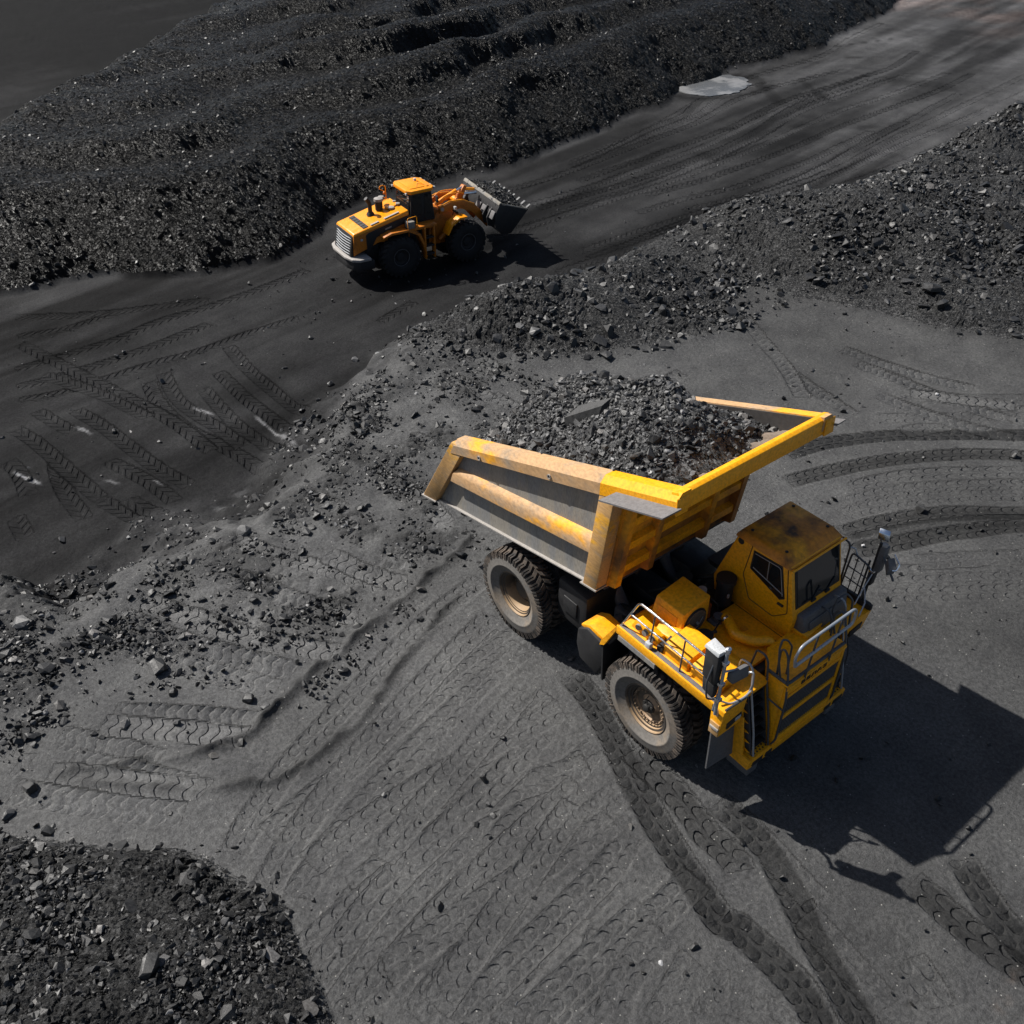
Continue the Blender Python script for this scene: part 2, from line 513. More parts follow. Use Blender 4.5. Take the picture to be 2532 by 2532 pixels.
MH = [(2, 0), (3.5, .12), (5, .6), (7.5, 1.45), (11, 1.6), (13, 1.2), (14.6, .5), (16.5, .6), (19, 1.35), (22, 1.6), (40, 1.6), (60, 1.0), (90, .4)]
XM = [(0, -12), (4, -12.2), (5.5, -11.6), (7.5, -11.0), (11.2, -10.3), (13, -10.6), (15, -11.6), (17, -12), (20, -11.1), (22.4, -10), (27, -10), (33, -10.5), (40, -11.5), (60, -15), (90, -22)]
XF = [(1, -9.5), (4.4, -9.6), (5.2, -8.9), (6.8, -7.5), (9, -6.2), (12.7, -5.4), (14.3, -4.6), (16.6, -2.8), (19, 0), (25, 3), (40, 6)]
XP = [(-30, -3), (-11.6, -3.7), (-9.5, -3.9), (-7.7, -2.8), (-6.7, -1.0), (-5.5, -1.5), (-4.5, -1.9), (-3.1, -2.3), (-1.7, -2.6), (2, -4), (5, -6), (9, -6), (13, -4.5), (19, 1), (40, 6)]
YG = [(-12, -13.3), (-3, -12.7), (-1.6, -12.2), (-.7, -11.4), (.2, -10.5), (.6, -9.9), (1.2, -9.5), (2.1, -9.2), (2.8, -8.9), (3.6, -9.0), (4.2, -9.0), (4.9, -9.2), (7, -10.2), (9, -12)]
def tab(t, q):
    a = np.array(t)
    return np.interp(q, a[:, 0], a[:, 1])
ZROAD = -1.5

def terrain(x, y):
    """macro height and the region masks"""
    x = np.asarray(x, np.float64); y = np.asarray(y, np.float64)
    wob = fbm(x/1.3, y/1.3, 3, 3)*0.35
    xc = tab(XC, y)
    T = sstep(0, 3.4, xc+1.2+wob*2.2+.7*fbm(x/4.0, y/4.0, 5, 2)-x)
    z = ZROAD*T
    # rubble mound beside the pad
    mh = tab(MH, y); xm = tab(XM, y)+.3*wob; xf = tab(XF, y)
    s = np.clip((x-xm)/np.maximum(xf-xm, .5), 0, 1.3)
    lump = 1+0.42*fbm(x/2.8, y/3.2, 11, 2)
    prof = np.where(x >= xm, (1-np.clip(s, 0, 1))**1.25, 1-sstep(0, 3.2, xm-x))
    far = sstep(15, 20, y)
    prof = np.where(x >= xm, prof*(1-far)+far*np.clip(1.15-s, 0, 1)**0.7*(0.62+0.38*(1-s)), prof)
    mound = mh*prof*np.clip(lump, .35, 1.6)
    z = z+mound
    # coal stockpile
    d = tab(HB, y)-x+0.55*np.sin(y*0.9+1.0)*sstep(-50, -20, x)*.6+wob
    e = (x+y+48.5)/1.414+wob*2
    # long banks of tipped coal: a steep face towards the road, a gentle back
    dd = d+3.0*fbm(x/24.0+5, y/9.0, 21, 3)+.6*fbm(x/3.0, y/3.5, 22, 2)
    ph = np.mod((dd-2.2)/6.6, 1.0)
    bank = np.where(ph < .30, ph/.30, 1-(ph-.30)/.70)
    bank = bank*bank*(3-2*bank)
    dunes = np.clip(.78+.85*fbm(x/9.0, y/12.0, 23, 2), .25, 1.3)*bank+.5*fbm(x/11.0, y/13.0, 24, 2)+0.22*fbm(x/2.4, y/3.4, 31, 2)
    top = 2.35+dunes*sstep(1.5, 4, d)+0.012*np.clip(d, 0, 60)
    hp = smin(smin(0.74*d, 0.8*e, 1.2), top, 1.3)
    heap = np.maximum(hp, 0)
    z = z+heap
    # gravel pile in the near corner
    g = tab(YG, x)-y+wob*0.4
    pile = np.where(g > 0, 0.95*(1-np.exp(-np.clip(g, 0, 9)/1.5)), 0)*(1+0.25*fbm(x/1.6, y/1.6, 41, 2))
    pile = pile*sstep(-9, -5, x)
    z = z+pile
    # broken ground between pad and road
    xp = tab(XP, y)
    band = sstep(0, 1.2, xp-x+wob)*(1-T)*(1-sstep(2, 7, y))
    z = z+band*(0.08+0.09*fbm(x/1.1, y/1.6, 51, 3))
    return z, dict(T=T, mound=mound, heap=heap, pile=pile, band=band, d=d, g=g, xc=xc, xp=xp, e=e)
TRACKS = [
    ('T', 0.56, 0.5, 1, [(-0.64, 7.92), (-0.28, 9.39), (0.39, 10.79), (1.31, 12.16), (2.92, 14.24), (4.24, 15.71)]),
    ('T', 0.56, 0.46, 1, [(0.18, 6.9), (0.52, 8.06), (1.06, 9.53), (1.74, 10.87), (2.5, 12.12), (3.44, 13.27), (4.74, 14.65)]),
    ('T', 0.58, 0.46, 0.8, [(2.38, 6.24), (2.8, 7.57), (3.38, 8.86), (4.13, 9.95), (4.78, 10.78), (5.93, 12.16)]),
    ('T', 0.5, 0.4, 0.5, [(2.68, 6.08), (3.13, 7.35), (3.71, 8.63), (4.39, 9.78), (4.93, 10.51), (6.05, 11.91)]),
    ('T', 0.58, 0.48, 0.8, [(2.89, 5.9), (3.47, 7.1), (4.02, 8.41), (4.65, 9.63), (5.07, 10.25), (6.19, 11.62)]),
    ('T', 0.56, 0.46, 1, [(1.54, -1.86), (2.49, -1.98), (3.53, -2.32), (4.66, -2.77), (5.7, -3.09), (6.57, -3.31), (7.35, -3.48), (7.49, -3.34), (8.1, -3.32), (8.69, -3.33), (9.07, -3.41), (9.33, -3.52), (9.76, -3.77)]),
    ('T', 0.56, 0.46, 1, [(3.74, -2.22), (4.38, -2.25), (5.1, -2.28), (5.76, -2.39), (6.42, -2.53), (6.5, -2.35), (7.12, -2.63)]),
    ('T', 0.56, 0.46, 1, [(5.52, -1.82), (6.15, -1.81), (6.92, -1.82), (7.46, -2.04), (7.87, -2.2), (8.26, -2.41), (8.64, -2.6), (9.0, -2.73), (9.34, -2.87), (9.72, -3.02), (10.15, -3.26)]),
    ('T', 0.56, 0.46, 1, [(8.62, -0.41), (9.28, -0.41), (9.66, -0.44), (10.07, -0.43), (10.45, -0.39), (10.79, -0.29), (11.46, -0.27)]),
    ('T', 0.56, 0.46, 1, [(8.94, 0.76), (9.43, 0.46), (9.76, 0.31), (10.07, 0.17), (10.41, 0.1), (10.65, 0.05), (11.68, -0.18)]),
    ('T', 0.54, 0.02, 0.75, [(1.56, -9.3), (0.97, -8.72), (0.17, -7.34), (-0.57, -5.5), (-1.29, -3.46), (-1.74, -1.36)]),
    ('T', 0.54, 0.02, 0.75, [(2.0, -8.73), (1.25, -7.28), (0.73, -5.81), (0.16, -3.64), (-0.14, -2.0)]),
    ('T', 0.54, 0.02, 0.75, [(3.74, -8.88), (2.91, -6.75), (2.36, -4.73), (1.9, -2.36)]),
    ('T', 0.54, 0.02, 0.75, [(4.85, -8.78), (4.2, -6.86), (3.79, -4.6), (3.48, -2.5)]),
    ('T', 0.54, 0.02, 0.75, [(5.57, -8.48), (5.0, -6.14), (4.62, -4.06), (4.48, -2.62)]),
    ('T', 0.54, 0.02, 0.75, [(6.25, -7.62), (5.85, -6.07), (5.68, -4.05)]),
    ('T', 0.54, 0.02, 0.75, [(4.84, -9.55), (4.11, -8.13), (3.62, -6.34), (3.02, -4.48)]),
    ('T', 0.54, 0.02, 0.75, [(3.17, -8.17), (3.11, -5.28), (3.79, -2.92)]),
    ('T', 0.54, 0.02, 0.75, [(7.27, -6.32), (6.7, -5.78), (6.2, -4.9)]),
    ('T', 0.54, 0.02, 0.75, [(7.52, -3.94), (8.41, -4.87)]),
    ('T', 0.54, 0.02, 0.75, [(7.28, -4.39), (8.13, -5.24)]),
    ('T', 0.54, 0.02, 0.75, [(3.65, -9.69), (3.34, -7.03), (2.8, -3.79)]),
    ('T', 0.54, 0.02, 0.75, [(1.42, -8.83), (0.57, -4.72), (0.14, -1.63)]),
    ('T', 0.54, 0.02, 0.75, [(6.74, -7.0), (6.61, -4.09), (6.52, -2.97)]),
    ('T', 0.54, 0.02, 0.75, [(8.88, -4.29), (8.83, -3.48)]),
    ('T', 0.54, 0.02, 0.75, [(4.24, -9.48), (3.52, -7.57), (3.08, -5.5), (2.56, -3.06)]),
    ('T', 0.54, 0.02, 0.75, [(5.06, -9.26), (4.49, -7.37), (4.14, -5.36), (3.93, -3.31)]),
    ('T', 0.54, 0.02, 0.75, [(6.02, -8.03), (5.76, -6.32), (5.51, -4.26), (5.2, -3.32)]),
    ('T', 0.54, 0.02, 0.75, [(6.6, -7.29), (6.54, -5.99), (6.43, -4.03)]),
    ('T', 0.54, 0.02, 0.75, [(2.83, -8.95), (2.14, -7.57), (1.5, -5.83), (0.9, -3.64), (0.59, -1.84)]),
    ('T', 0.54, 0.02, 0.75, [(2.61, -9.46), (1.68, -8.15), (0.8, -6.33), (0.01, -4.07), (-0.68, -1.88)]),
    ('T', 0.54, 0.02, 0.75, [(7.52, -6.13), (7.05, -5.35), (6.84, -4.09)]),
    ('T', 0.54, 0.02, 0.75, [(7.91, -5.64), (7.41, -3.95)]),
    ('T', 0.54, 0.02, 0.75, [(8.73, -4.59), (8.26, -3.8)]),
    ('T', 0.54, 0.02, 0.75, [(4.62, -8.44), (4.75, -5.38), (4.93, -3.33)]),
    ('T', 0.54, 0.02, 0.75, [(2.31, -8.49), (2.14, -5.78), (2.41, -2.37)]),
    ('T', 0.54, 0.02, 0.75, [(7.84, -2.23), (10.06, -2.56)]),
    ('T', 0.54, 0.02, 0.75, [(6.68, -1.78), (8.28, -1.97)]),
    ('T', 0.54, 0.02, 0.75, [(9.35, -1.47), (10.55, -1.94)]),
    ('T', 0.54, 0.02, 0.75, [(4.13, -3.63), (5.65, -8.16)]),
    ('T', 0.54, 0.02, 0.75, [(1.46, -2.7), (3.0, -7.45)]),
    ('T', 0.54, 0.03, 0.6, [(3.85, 5.94), (5.9, 8.7), (6.58, 9.58)]),
    ('T', 0.54, 0.03, 0.6, [(3.95, 5.49), (6.08, 8.37), (6.75, 9.22)]),
    ('T', 0.54, 0.03, 0.6, [(4.17, 5.08), (6.3, 7.97), (6.96, 8.79)]),
    ('T', 0.54, 0.03, 0.6, [(0.61, 11.37), (2.26, 15.45), (3.0, 16.75)]),
    ('T', 0.54, 0.03, 0.6, [(1.37, 7.99), (2.03, 9.83), (3.84, 12.53), (4.64, 13.45)]),
    ('T', 0.54, 0.03, 0.6, [(1.67, 7.31), (2.39, 9.29), (4.14, 11.97), (4.95, 12.83)]),
    ('T', 0.54, 0.03, 0.6, [(1.93, 6.8), (2.64, 8.9), (4.37, 11.54), (5.14, 12.45)]),
    ('T', 0.54, 0.03, 0.6, [(4.04, 6.77), (5.67, 9.15), (6.35, 10.03)]),
    ('T', 0.54, 0.03, 0.6, [(-0.31, 11.49), (2.44, 15.13), (3.3, 16.13)]),
    ('T', 0.54, 0.03, 0.6, [(-0.43, 12.93), (1.92, 16.08), (2.82, 17.11)]),
    ('Q', 0.54, -0.06, 1, [(-5.99, -6.68), (-4.85, -5.93), (-3.83, -5.46), (-2.84, -4.97), (-2.13, -4.6)]),
    ('Q', 0.54, -0.06, 1, [(-5.98, -8.77), (-4.33, -8.04), (-2.91, -7.18), (-1.59, -6.24)]),
    ('Q', 0.54, -0.06, 1, [(-3.2, -9.86), (-2.09, -8.6), (-0.87, -7.35)]),
    ('Q', 0.54, -0.06, 1, [(-3.3, -10.89), (-2.32, -10.09), (-1.16, -9.3)]),
    ('Q', 0.54, -0.06, 1, [(-3.12, -11.8), (-2.56, -11.1)]),
    ('Q', 0.54, -0.06, 1, [(-2.65, -10.91), (-1.37, -9.93), (-0.18, -8.99)]),
    ('Q', 0.54, -0.06, 1, [(-1.72, -8.97), (-0.77, -7.76)]),
    ('Q', 0.54, -0.06, 1, [(-7.36, -3.41), (-5.59, -2.67)]),
    ('Q', 0.54, -0.06, 1, [(-6.5, -4.5), (-5.36, -3.82)]),
    ('Q', 0.54, -0.06, 1, [(-8.43, 3.62), (-6.73, 3.64)]),
    ('Q', 0.54, -0.06, 1, [(-1.84, -11.23), (-0.26, -9.57)]),
    ('Q', 0.54, -0.06, 1, [(-10.2, 3.18), (-7.58, 3.45)]),
    ('Q', 0.54, -0.06, 1, [(-5.27, 5.17), (-5.49, 9.42)]),
    ('Q', 0.54, -0.06, 1, [(-3.65, 11.8), (-0.51, 11.26)]),
    ('Q', 0.54, -0.06, 1, [(-2.83, 13.96), (0.7, 14.28), (2.61, 14.82)]),
    ('Q', 0.54, -0.06, 1, [(-0.63, 13.57), (2.15, 15.65)]),
    ('Q', 0.54, -0.06, 1, [(-5.86, -9.4), (-4.38, -8.67), (-3.04, -7.85), (-1.38, -6.76)]),
    ('Q', 0.54, -0.06, 1, [(-6.17, -8.22), (-4.56, -7.4), (-3.13, -6.59), (-1.6, -5.28)]),
    ('Q', 0.54, -0.06, 1, [(-6.75, -5.65), (-5.27, -4.99), (-4.06, -4.25), (-2.7, -3.38)]),
    ('Q', 0.54, -0.06, 1, [(-4.82, -4.1), (-3.33, -3.55), (-2.36, -2.88)]),
    ('Q', 0.54, -0.06, 1, [(-6.98, -1.48), (-5.43, -0.98), (-3.55, -1.14)]),
    ('Q', 0.54, -0.06, 1, [(-7.82, 0.25), (-6.58, 0.66)]),
    ('Q', 0.54, -0.06, 1, [(-2.56, -11.39), (-1.25, -10.08), (0.07, -8.8)]),
    ('Q', 0.54, -0.06, 1, [(-2.56, -11.96), (-0.97, -10.57), (0.29, -9.31)]),
    ('Q', 0.54, -0.06, 1, [(-3.07, -10.14), (-1.8, -8.83), (-0.64, -7.71)]),
    ('Q', 0.54, -0.06, 1, [(-3.56, -11.69), (-3.13, -11.03)]),
    ('Q', 0.54, -0.06, 1, [(-10.59, 4.49), (-8.13, 4.91)]),
    ('Q', 0.54, -0.06, 1, [(-7.79, 4.85), (-6.31, 5.27)]),
    ('Q', 0.54, -0.06, 1, [(-7.33, 13.74), (-4.19, 12.2), (-2.02, 10.76)]),
    ('Q', 0.54, -0.06, 1, [(-3.82, 14.46), (-1.38, 14.7), (0.86, 15.48)]),
    ('Q', 0.54, -0.06, 1, [(-1.23, 12.81), (1.35, 13.22), (3.04, 14.02)]),
    ('Q', 0.54, -0.06, 1, [(-3.5, -5.37), (-2.14, -4.29)]),
    ('Q', 0.54, -0.06, 1, [(-3.72, -3.31), (-2.8, -1.98)]),
    ('B', 0.5, 0.12, 1, [(-19.36, -7.9), (-19.02, -5.59), (-19.09, -2.98), (-19.02, -1.06), (-19.11, 0.97), (-19.07, 3.6)]),
    ('B', 0.5, 0.12, 1, [(-21.49, -7.32), (-21.59, -5.08), (-21.68, -3.1), (-22.07, -1.38), (-22.29, 2.11), (-23.02, 5.79)]),
    ('B', 0.5, 0.12, 1, [(-18.56, -3.38), (-16.68, -3.73), (-14.66, -3.75), (-12.98, -3.3), (-11.42, -2.95), (-9.63, -2.94)]),
    ('B', 0.5, 0.12, 1, [(-16.97, -2.17), (-15.12, -2.32), (-13.42, -2.35), (-12.1, -2.17), (-10.16, -2.12)]),
    ('B', 0.5, 0.12, 1, [(-18.88, -7.16), (-17.31, -6.81), (-15.74, -6.38)]),
    ('B', 0.5, 0.12, 1, [(-16.11, -7.18), (-14.55, -7.6), (-13.26, -7.76), (-12.03, -7.74), (-11.2, -7.77)]),
    ('B', 0.5, 0.12, 1, [(-12.75, -7.28), (-11.81, -6.92), (-10.3, -6.49), (-9.78, -6.33)]),
    ('B', 0.5, 0.12, 1, [(-16.93, -4.45), (-15.29, -3.85)]),
    ('B', 0.5, 0.12, 1, [(-11.18, -4.69), (-9.74, -4.31)]),
    ('B', 0.5, 0.12, 1, [(-16.41, -8.69), (-14.9, -8.51), (-13.15, -8.73)]),
    ('B', 0.5, 0.12, 1, [(-16.69, 4.5), (-17.75, 7.59)]),
    ('B', 0.5, 0.12, 1, [(-24.23, -6.58), (-23.66, -4.5), (-23.72, -1.67)]),
    ('B', 0.5, 0.12, 1, [(-20.32, -7.64), (-20.15, -5.44), (-20.34, -2.57), (-20.88, 0.52)]),
    ('B', 0.5, 0.12, 1, [(-14.66, -6.43), (-12.57, -5.76), (-10.42, -5.37)]),
    ('B', 0.5, 0.12, 1, [(-23.99, -6.28), (-20.83, -5.4), (-17.94, -4.59), (-14.88, -3.84), (-12.04, -3.53)]),
    ('B', 0.5, 0.12, 1, [(-18.33, -6.2), (-15.9, -5.67), (-13.04, -5.26), (-10.93, -4.69)]),
    ('B', 0.5, 0.12, 1, [(-18.26, -8.19), (-16.72, -7.68), (-13.94, -7.3), (-11.77, -6.98)]),
    ('B', 0.5, 0.12, 1, [(-18.8, -2.79), (-16.0, -3.2), (-13.53, -2.85), (-11.72, -2.66)]),
    ('B', 0.5, 0.12, 1, [(-19.28, -0.21), (-16.55, -0.49), (-13.87, -0.47), (-12.1, -0.25)]),
    ('B', 0.5, 0.12, 1, [(-21.12, -6.38), (-18.37, -5.15), (-15.2, -4.24)]),
    ('B', 0.5, 0.12, 1, [(-12.41, -6.6), (-9.74, -5.91)]),
    ('B', 0.5, 0.12, 1, [(-17.67, -1.34), (-14.62, -1.42), (-11.73, -1.14)]),
    ('B', 0.5, 0.12, 1, [(-13.51, -9.19), (-11.26, -9.28)]),
    ('B', 0.5, 0.12, 1, [(-26.01, -6.1), (-24.0, -2.8), (-22.59, 1.31)]),
]
PALE = [(0.16, 0.2, [(-15.54, -3.03), (-14.46, -2.64)]), (0.14, 0.13, [(-13.79, -1.68), (-12.36, -1.62), (-10.59, -1.69)]), (0.15, 0.22, [(-15.33, -8.64), (-13.95, -8.15)]), (0.16, 0.14, [(-16.77, -6.42), (-15.77, -6.08)]), (0.14, 0.1, [(-13.34, -6.73), (-12.61, -6.35)]), (0.08, 0.16, [(-12.44, -5.58), (-11.82, -5.4)]), (0.45, 0.05, [(-10.26, -4.27), (-10.01, -3.46)]), (0.35, 0.06, [(-9.85, -4.99), (-9.48, -4.19)]), (0.5, 0.03, [(-8.29, -1.53), (-7.11, -1.23)])]
DARK = [(1.4, 0.55, [(-16.37, -1.74), (-15.14, -0.98), (-14.89, 0.46)]), (0.8, 0.6, [(-16.56, 0.12), (-15.09, 1.38)]), (1.4, 0.6, [(-23.2, 28.53), (-21.79, 33.44), (-21.35, 38.09)]), (1.2, 0.5, [(-17.09, 20.28), (-17.12, 23.52)]), (1.6, 0.55, [(-17.86, 13.38), (-16.49, 18.01)]), (1.2, 0.6, [(-10.41, 21.42), (-15.52, 34.32), (-9.85, 30.93)]), (0.5, 0.55, [(-25.99, 32.84), (-25.52, 35.55)]), (0.5, 0.5, [(-23.51, 36.96), (-23.59, 39.53)]), (0.5, 0.55, [(-21.24, 39.95), (-20.54, 42.62)]), (1.6, 0.6, [(-27.31, 51.34), (-21.78, 54.02)]), (0.5, 0.5, [(-29.4, 63.2), (-28.42, 66.0)]), (0.15, 0.4, [(-33.18, 53.88), (-30.59, 58.73)]), (0.15, 0.5, [(-35.35, 56.78), (-34.1, 64.72)]), (0.5, 0.6, [(-32.4, 44.63), (-26.81, 41.06)]), (0.5, 0.6, [(-31.1, 47.55), (-25.35, 43.97)]), (1.2, 0.75, [(-22.78, 13.94), (-21.41, 26.62)]), (1.0, 0.75, [(-20.7, -2.03), (-22.98, -6.92)]), (0.2, 0.6, [(-16.69, 3.15), (-15.46, 3.74)])]
BIGROCK = [(-3.58, -8.53, 0.62), (-6.59, -10.37, 0.5), (-11.16, -8.5, 0.36), (-6.5, -5.18, 0.5), (-1.87, -11.99, 0.36), (-2.22, -11.5, 0.42), (-1.28, -7.25, 0.3), (-14.9, 2.75, 0.42), (-3.36, 19.22, 1.0), (-9.6, 6.5, 0.62), (-10.11, 6.28, 0.4), (-13.95, 1.23, 0.34), (-13.12, 0.32, 0.3), (-11.65, -1.15, 0.42), (-12.85, -0.41, 0.38), (-20.29, -3.73, 0.26), (-20.47, -3.41, 0.24), (-17.34, 2.33, 0.3), (7.35, -4.14, 0.22), (7.2, -4.74, 0.13), (3.03, 6.45, 0.12), (0.13, 14.29, 0.16), (-7.96, -3.91, 0.45), (-9.2, -6.92, 0.36), (-0.01, -10.66, 0.5), (1.54, -9.98, 0.5), (2.86, -11.05, 0.55), (-4.94, -10.37, 0.5), (-2.64, 18.74, 0.7), (-11.56, 18.92, 0.4), (-2.75, -10.17, 0.2), (-2.81, -8.55, 0.3), (-1.69, -7.43, 0.36), (-12.12, -0.23, 0.3), (-12.03, 0.7, 0.26), (-10.78, -8.84, 0.16), (-15.55, -5.52, 0.28), (-14.11, -4.64, 0.24), (-0.11, -9.7, 0.14), (-0.23, -10.31, 0.14)]
PUDDLE = [(-34.14, 39.38), (-34.41, 40.42), (-34.42, 41.99), (-34.51, 43.74), (-33.85, 44.39), (-32.38, 44.17), (-31.26, 42.64), (-30.94, 41.06), (-31.26, 39.11), (-32.28, 38.45), (-33.39, 38.73)]
def resample(pts, step):
    P = np.array(pts, float)
    if len(P) > 2:                     # Catmull-Rom
        Q = np.vstack([2*P[0]-P[1], P, 2*P[-1]-P[-2]])
        out = []
        for i in range(1, len(Q)-2):
            t = np.linspace(0, 1, 12, endpoint=False)[:, None]
            a, b, c, d = Q[i-1], Q[i], Q[i+1], Q[i+2]
            out.append(0.5*((2*b)+(-a+c)*t+(2*a-5*b+4*c-d)*t**2+(-a+3*b-3*c+d)*t**3))
        P = np.vstack(out+[P[-1:]])
    L = np.concatenate([[0], np.cumsum(np.hypot(*np.diff(P, axis=0).T))])
    n = max(2, int(L[-1]/step))
    s = np.linspace(0, L[-1], n)
    return np.stack([np.interp(s, L, P[:, 0]), np.interp(s, L, P[:, 1])], 1), s

def along(pts, half, X, Y, step=0.35):
    """for the points of X, Y within half of the line: index, distance along, signed offset"""
    P, S = resample(pts, step)
    lo = P.min(0)-half; hi = P.max(0)+half
    cand = np.nonzero((X > lo[0]) & (X < hi[0]) & (Y > lo[1]) & (Y < hi[1]))[0]
    x = X[cand]; y = Y[cand]
    bd = np.full(len(cand), 1e9); bs = np.zeros(len(cand)); bt = np.zeros(len(cand))
    for i in range(len(P)-1):
        ax, ay = P[i]; dx, dy = P[i+1]-P[i]
        l2 = dx*dx+dy*dy+1e-12
        near = np.nonzero((np.abs(x-ax-dx/2) < half+abs(dx)/2+.02) & (np.abs(y-ay-dy/2) < half+abs(dy)/2+.02))[0]
        if not len(near): continue
        px = x[near]-ax; py = y[near]-ay
        t = np.clip((px*dx+py*dy)/l2, 0, 1)
        ox = px-t*dx; oy = py-t*dy
        d = np.hypot(ox, oy)
        up = d < bd[near]
        k = near[up]
        bd[k] = d[up]
        bs[k] = S[i]+t[up]*(S[i+1]-S[i])
        bt[k] = np.sign(px[up]*dy-py[up]*dx)*d[up]
    ok = bd < half
    return cand[ok], bs[ok], bt[ok], S[-1]

TONE_PAD, TONE_ROAD, TONE_HEAP, TONE_PILE = 0.080, 0.0160, 0.0075, 0.024

def build_terrain():
    f = FPX
    nx = 830
    # a mesh that is fine near the place the photograph was taken from and coarser far away
    yy = np.concatenate([np.linspace(2800, 1650, 300, endpoint=False), np.linspace(1650, 620, 330, endpoint=False), np.linspace(620, -300, 210), -300-(245-12)*(1-np.linspace(1, 0.0, 15)[1:]**1.6)])
    xx = np.linspace(-380, 2912, nx)
    PX, PY = np.meshgrid(xx, yy)
    D = VD[None, None]+((PX-WPX/2)/f)[..., None]*VR-((PY-WPX/2)/f)[..., None]*VU
    D[..., 2] = np.minimum(D[..., 2], -0.004)
    t = (-0.5-CAM[2])/D[..., 2]
    X = (CAM[0]+t*D[..., 0]).ravel(); Y = (CAM[1]+t*D[..., 1]).ravel()
    Z, k = terrain(X, Y)
    dist = np.hypot(X-CAM[0], Y-CAM[1])
    near = np.clip(1-dist/130, 0.15, 1)
    heap, pile, band, T, mound = k['heap'], k['pile'], k['band'], k['T'], k['mound']
    inheap = sstep(0.02, 0.35, heap); inpile = sstep(0.02, 0.2, pile); inmound = sstep(0.05, 0.4, mound)
    edge = sstep(0.02, 0.3, T)*(1-sstep(0.7, 0.98, T))
    rub = np.clip(0.32+1.3*fbm(X/1.0, Y/1.0, 221, 3), 0, 1)*np.maximum(edge, band)*(1-inheap)*(1-inpile)
    rough = np.maximum.reduce([inheap*0.5, inpile, inmound*0.9, band*0.22, rub*.85])
    n_fine = fbm(X/0.30, Y/0.30, 61, 4, 0.6)
    n_mid = fbm(X/1.5, Y/1.5, 71, 3)
    Z = Z+n_fine*(0.015+0.04*rough)+n_mid*(0.025+0.05*rough)
    Z = Z+0.011*fbm(X/0.10, Y/0.10, 65, 3, 0.6)*np.clip(1.2-dist/40, 0, 1)
    i = np.nonzero(rough > .04)[0]
    f1, r1 = facets(X[i], Y[i], .26, 601)
    f2, r2 = facets(X[i], Y[i], .11, 611)
    wl = rough[i]*np.clip(.45+.9*fbm(X[i]/1.4, Y[i]/1.4, 66, 2), .1, 1)
    wl = np.where(inheap[i] > .5, .0, wl)
    Z[i] += wl*(.42*f1+.55*f2*np.clip(1.6-dist[i]/35, 0, 1))
    cellt = np.ones_like(Z)
    cellt[i] = 1+(wl*(np.where(r1 > .93, 1.6, (r1-.5)*1.1)))
    Z = Z+0.06*fbm(X/5, Y/5, 81, 2)*(1-inheap)
    i = np.nonzero((X > -37) & (X < -28) & (Y > 35) & (Y < 47))[0]
    pr = np.hypot((X[i]+32.7)/2.2, (Y[i]-41.3)/3.2)
    Z[i] = Z[i]+(-1.53-Z[i])*(1-sstep(.95, 1.35, pr))*(heap[i] < .3)
    # colour of the dirt itself: drier and paler away from the haul road
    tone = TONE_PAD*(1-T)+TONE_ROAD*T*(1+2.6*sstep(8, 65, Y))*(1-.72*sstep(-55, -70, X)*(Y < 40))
    streak = fbm((X*0.98+Y*0.2)/1.6, (Y-0.1*X)/14.0, 91, 4)+.55*fbm((X*0.98+Y*0.2)/.45, (Y-0.1*X)/9.0, 92, 3)*np.clip(.5+fbm(X/6, Y/9, 93, 2), 0, 1)      # smeared lengthwise by passing wheels
    tone = tone*(1+T*np.clip(streak*1.1, -.55, 1.1))
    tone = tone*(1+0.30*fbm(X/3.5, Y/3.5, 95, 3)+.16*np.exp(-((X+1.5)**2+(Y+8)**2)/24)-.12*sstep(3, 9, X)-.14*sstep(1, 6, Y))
    pr = np.hypot((X+32.7)/2.0, (Y-41.3)/3.0)+.25*fbm(X/1.2, Y/1.2, 99, 2)
    tone = tone*(1-.6*np.exp(-((pr-1.3)/.22)**2))
    edgep = np.exp(-np.clip(-(k['d']+0.2), 0, 99)/2.2)*(k['d'] < 0.3)
    tone = tone*(1+0.45*edgep*T*sstep(-20, 5, Y))
    tone = tone*(1-0.45*rub)
    tone = tone*(1-inmound)+inmound*(0.038+0.010*fbm(X/2, Y/2, 97, 2))
    tone = tone*(1-inheap)+inheap*TONE_HEAP*(1+0.35*fbm(X/4, Y/4, 98, 3))
    tone = tone*(1-inpile)+inpile*TONE_PILE
    tone = tone*cellt
    free = (1-inheap)*(1-inpile)
    tz = np.zeros_like(Z)
    trk = np.zeros((len(Z), 4)); trk[:, 1] = 1.2
    # wheel lanes running the length of the haul road
    lanes = []
    for q in range(17):
        fr = (q+.5)/17+RNG.uniform(-.02, .02)
        y0 = RNG.uniform(9, 24); y1 = y0+RNG.uniform(18, 55)
        yy_ = np.linspace(y0, y1, 7)
        a_ = tab(HB, yy_)+1.2; b_ = tab(XC, yy_)-2.2
        xx_ = a_+(b_-a_)*(fr+.05*np.sin(yy_/14+q))
        lanes.append(('B', .55, float(RNG.uniform(-.32, .42)), .45, list(zip(xx_, yy_))))
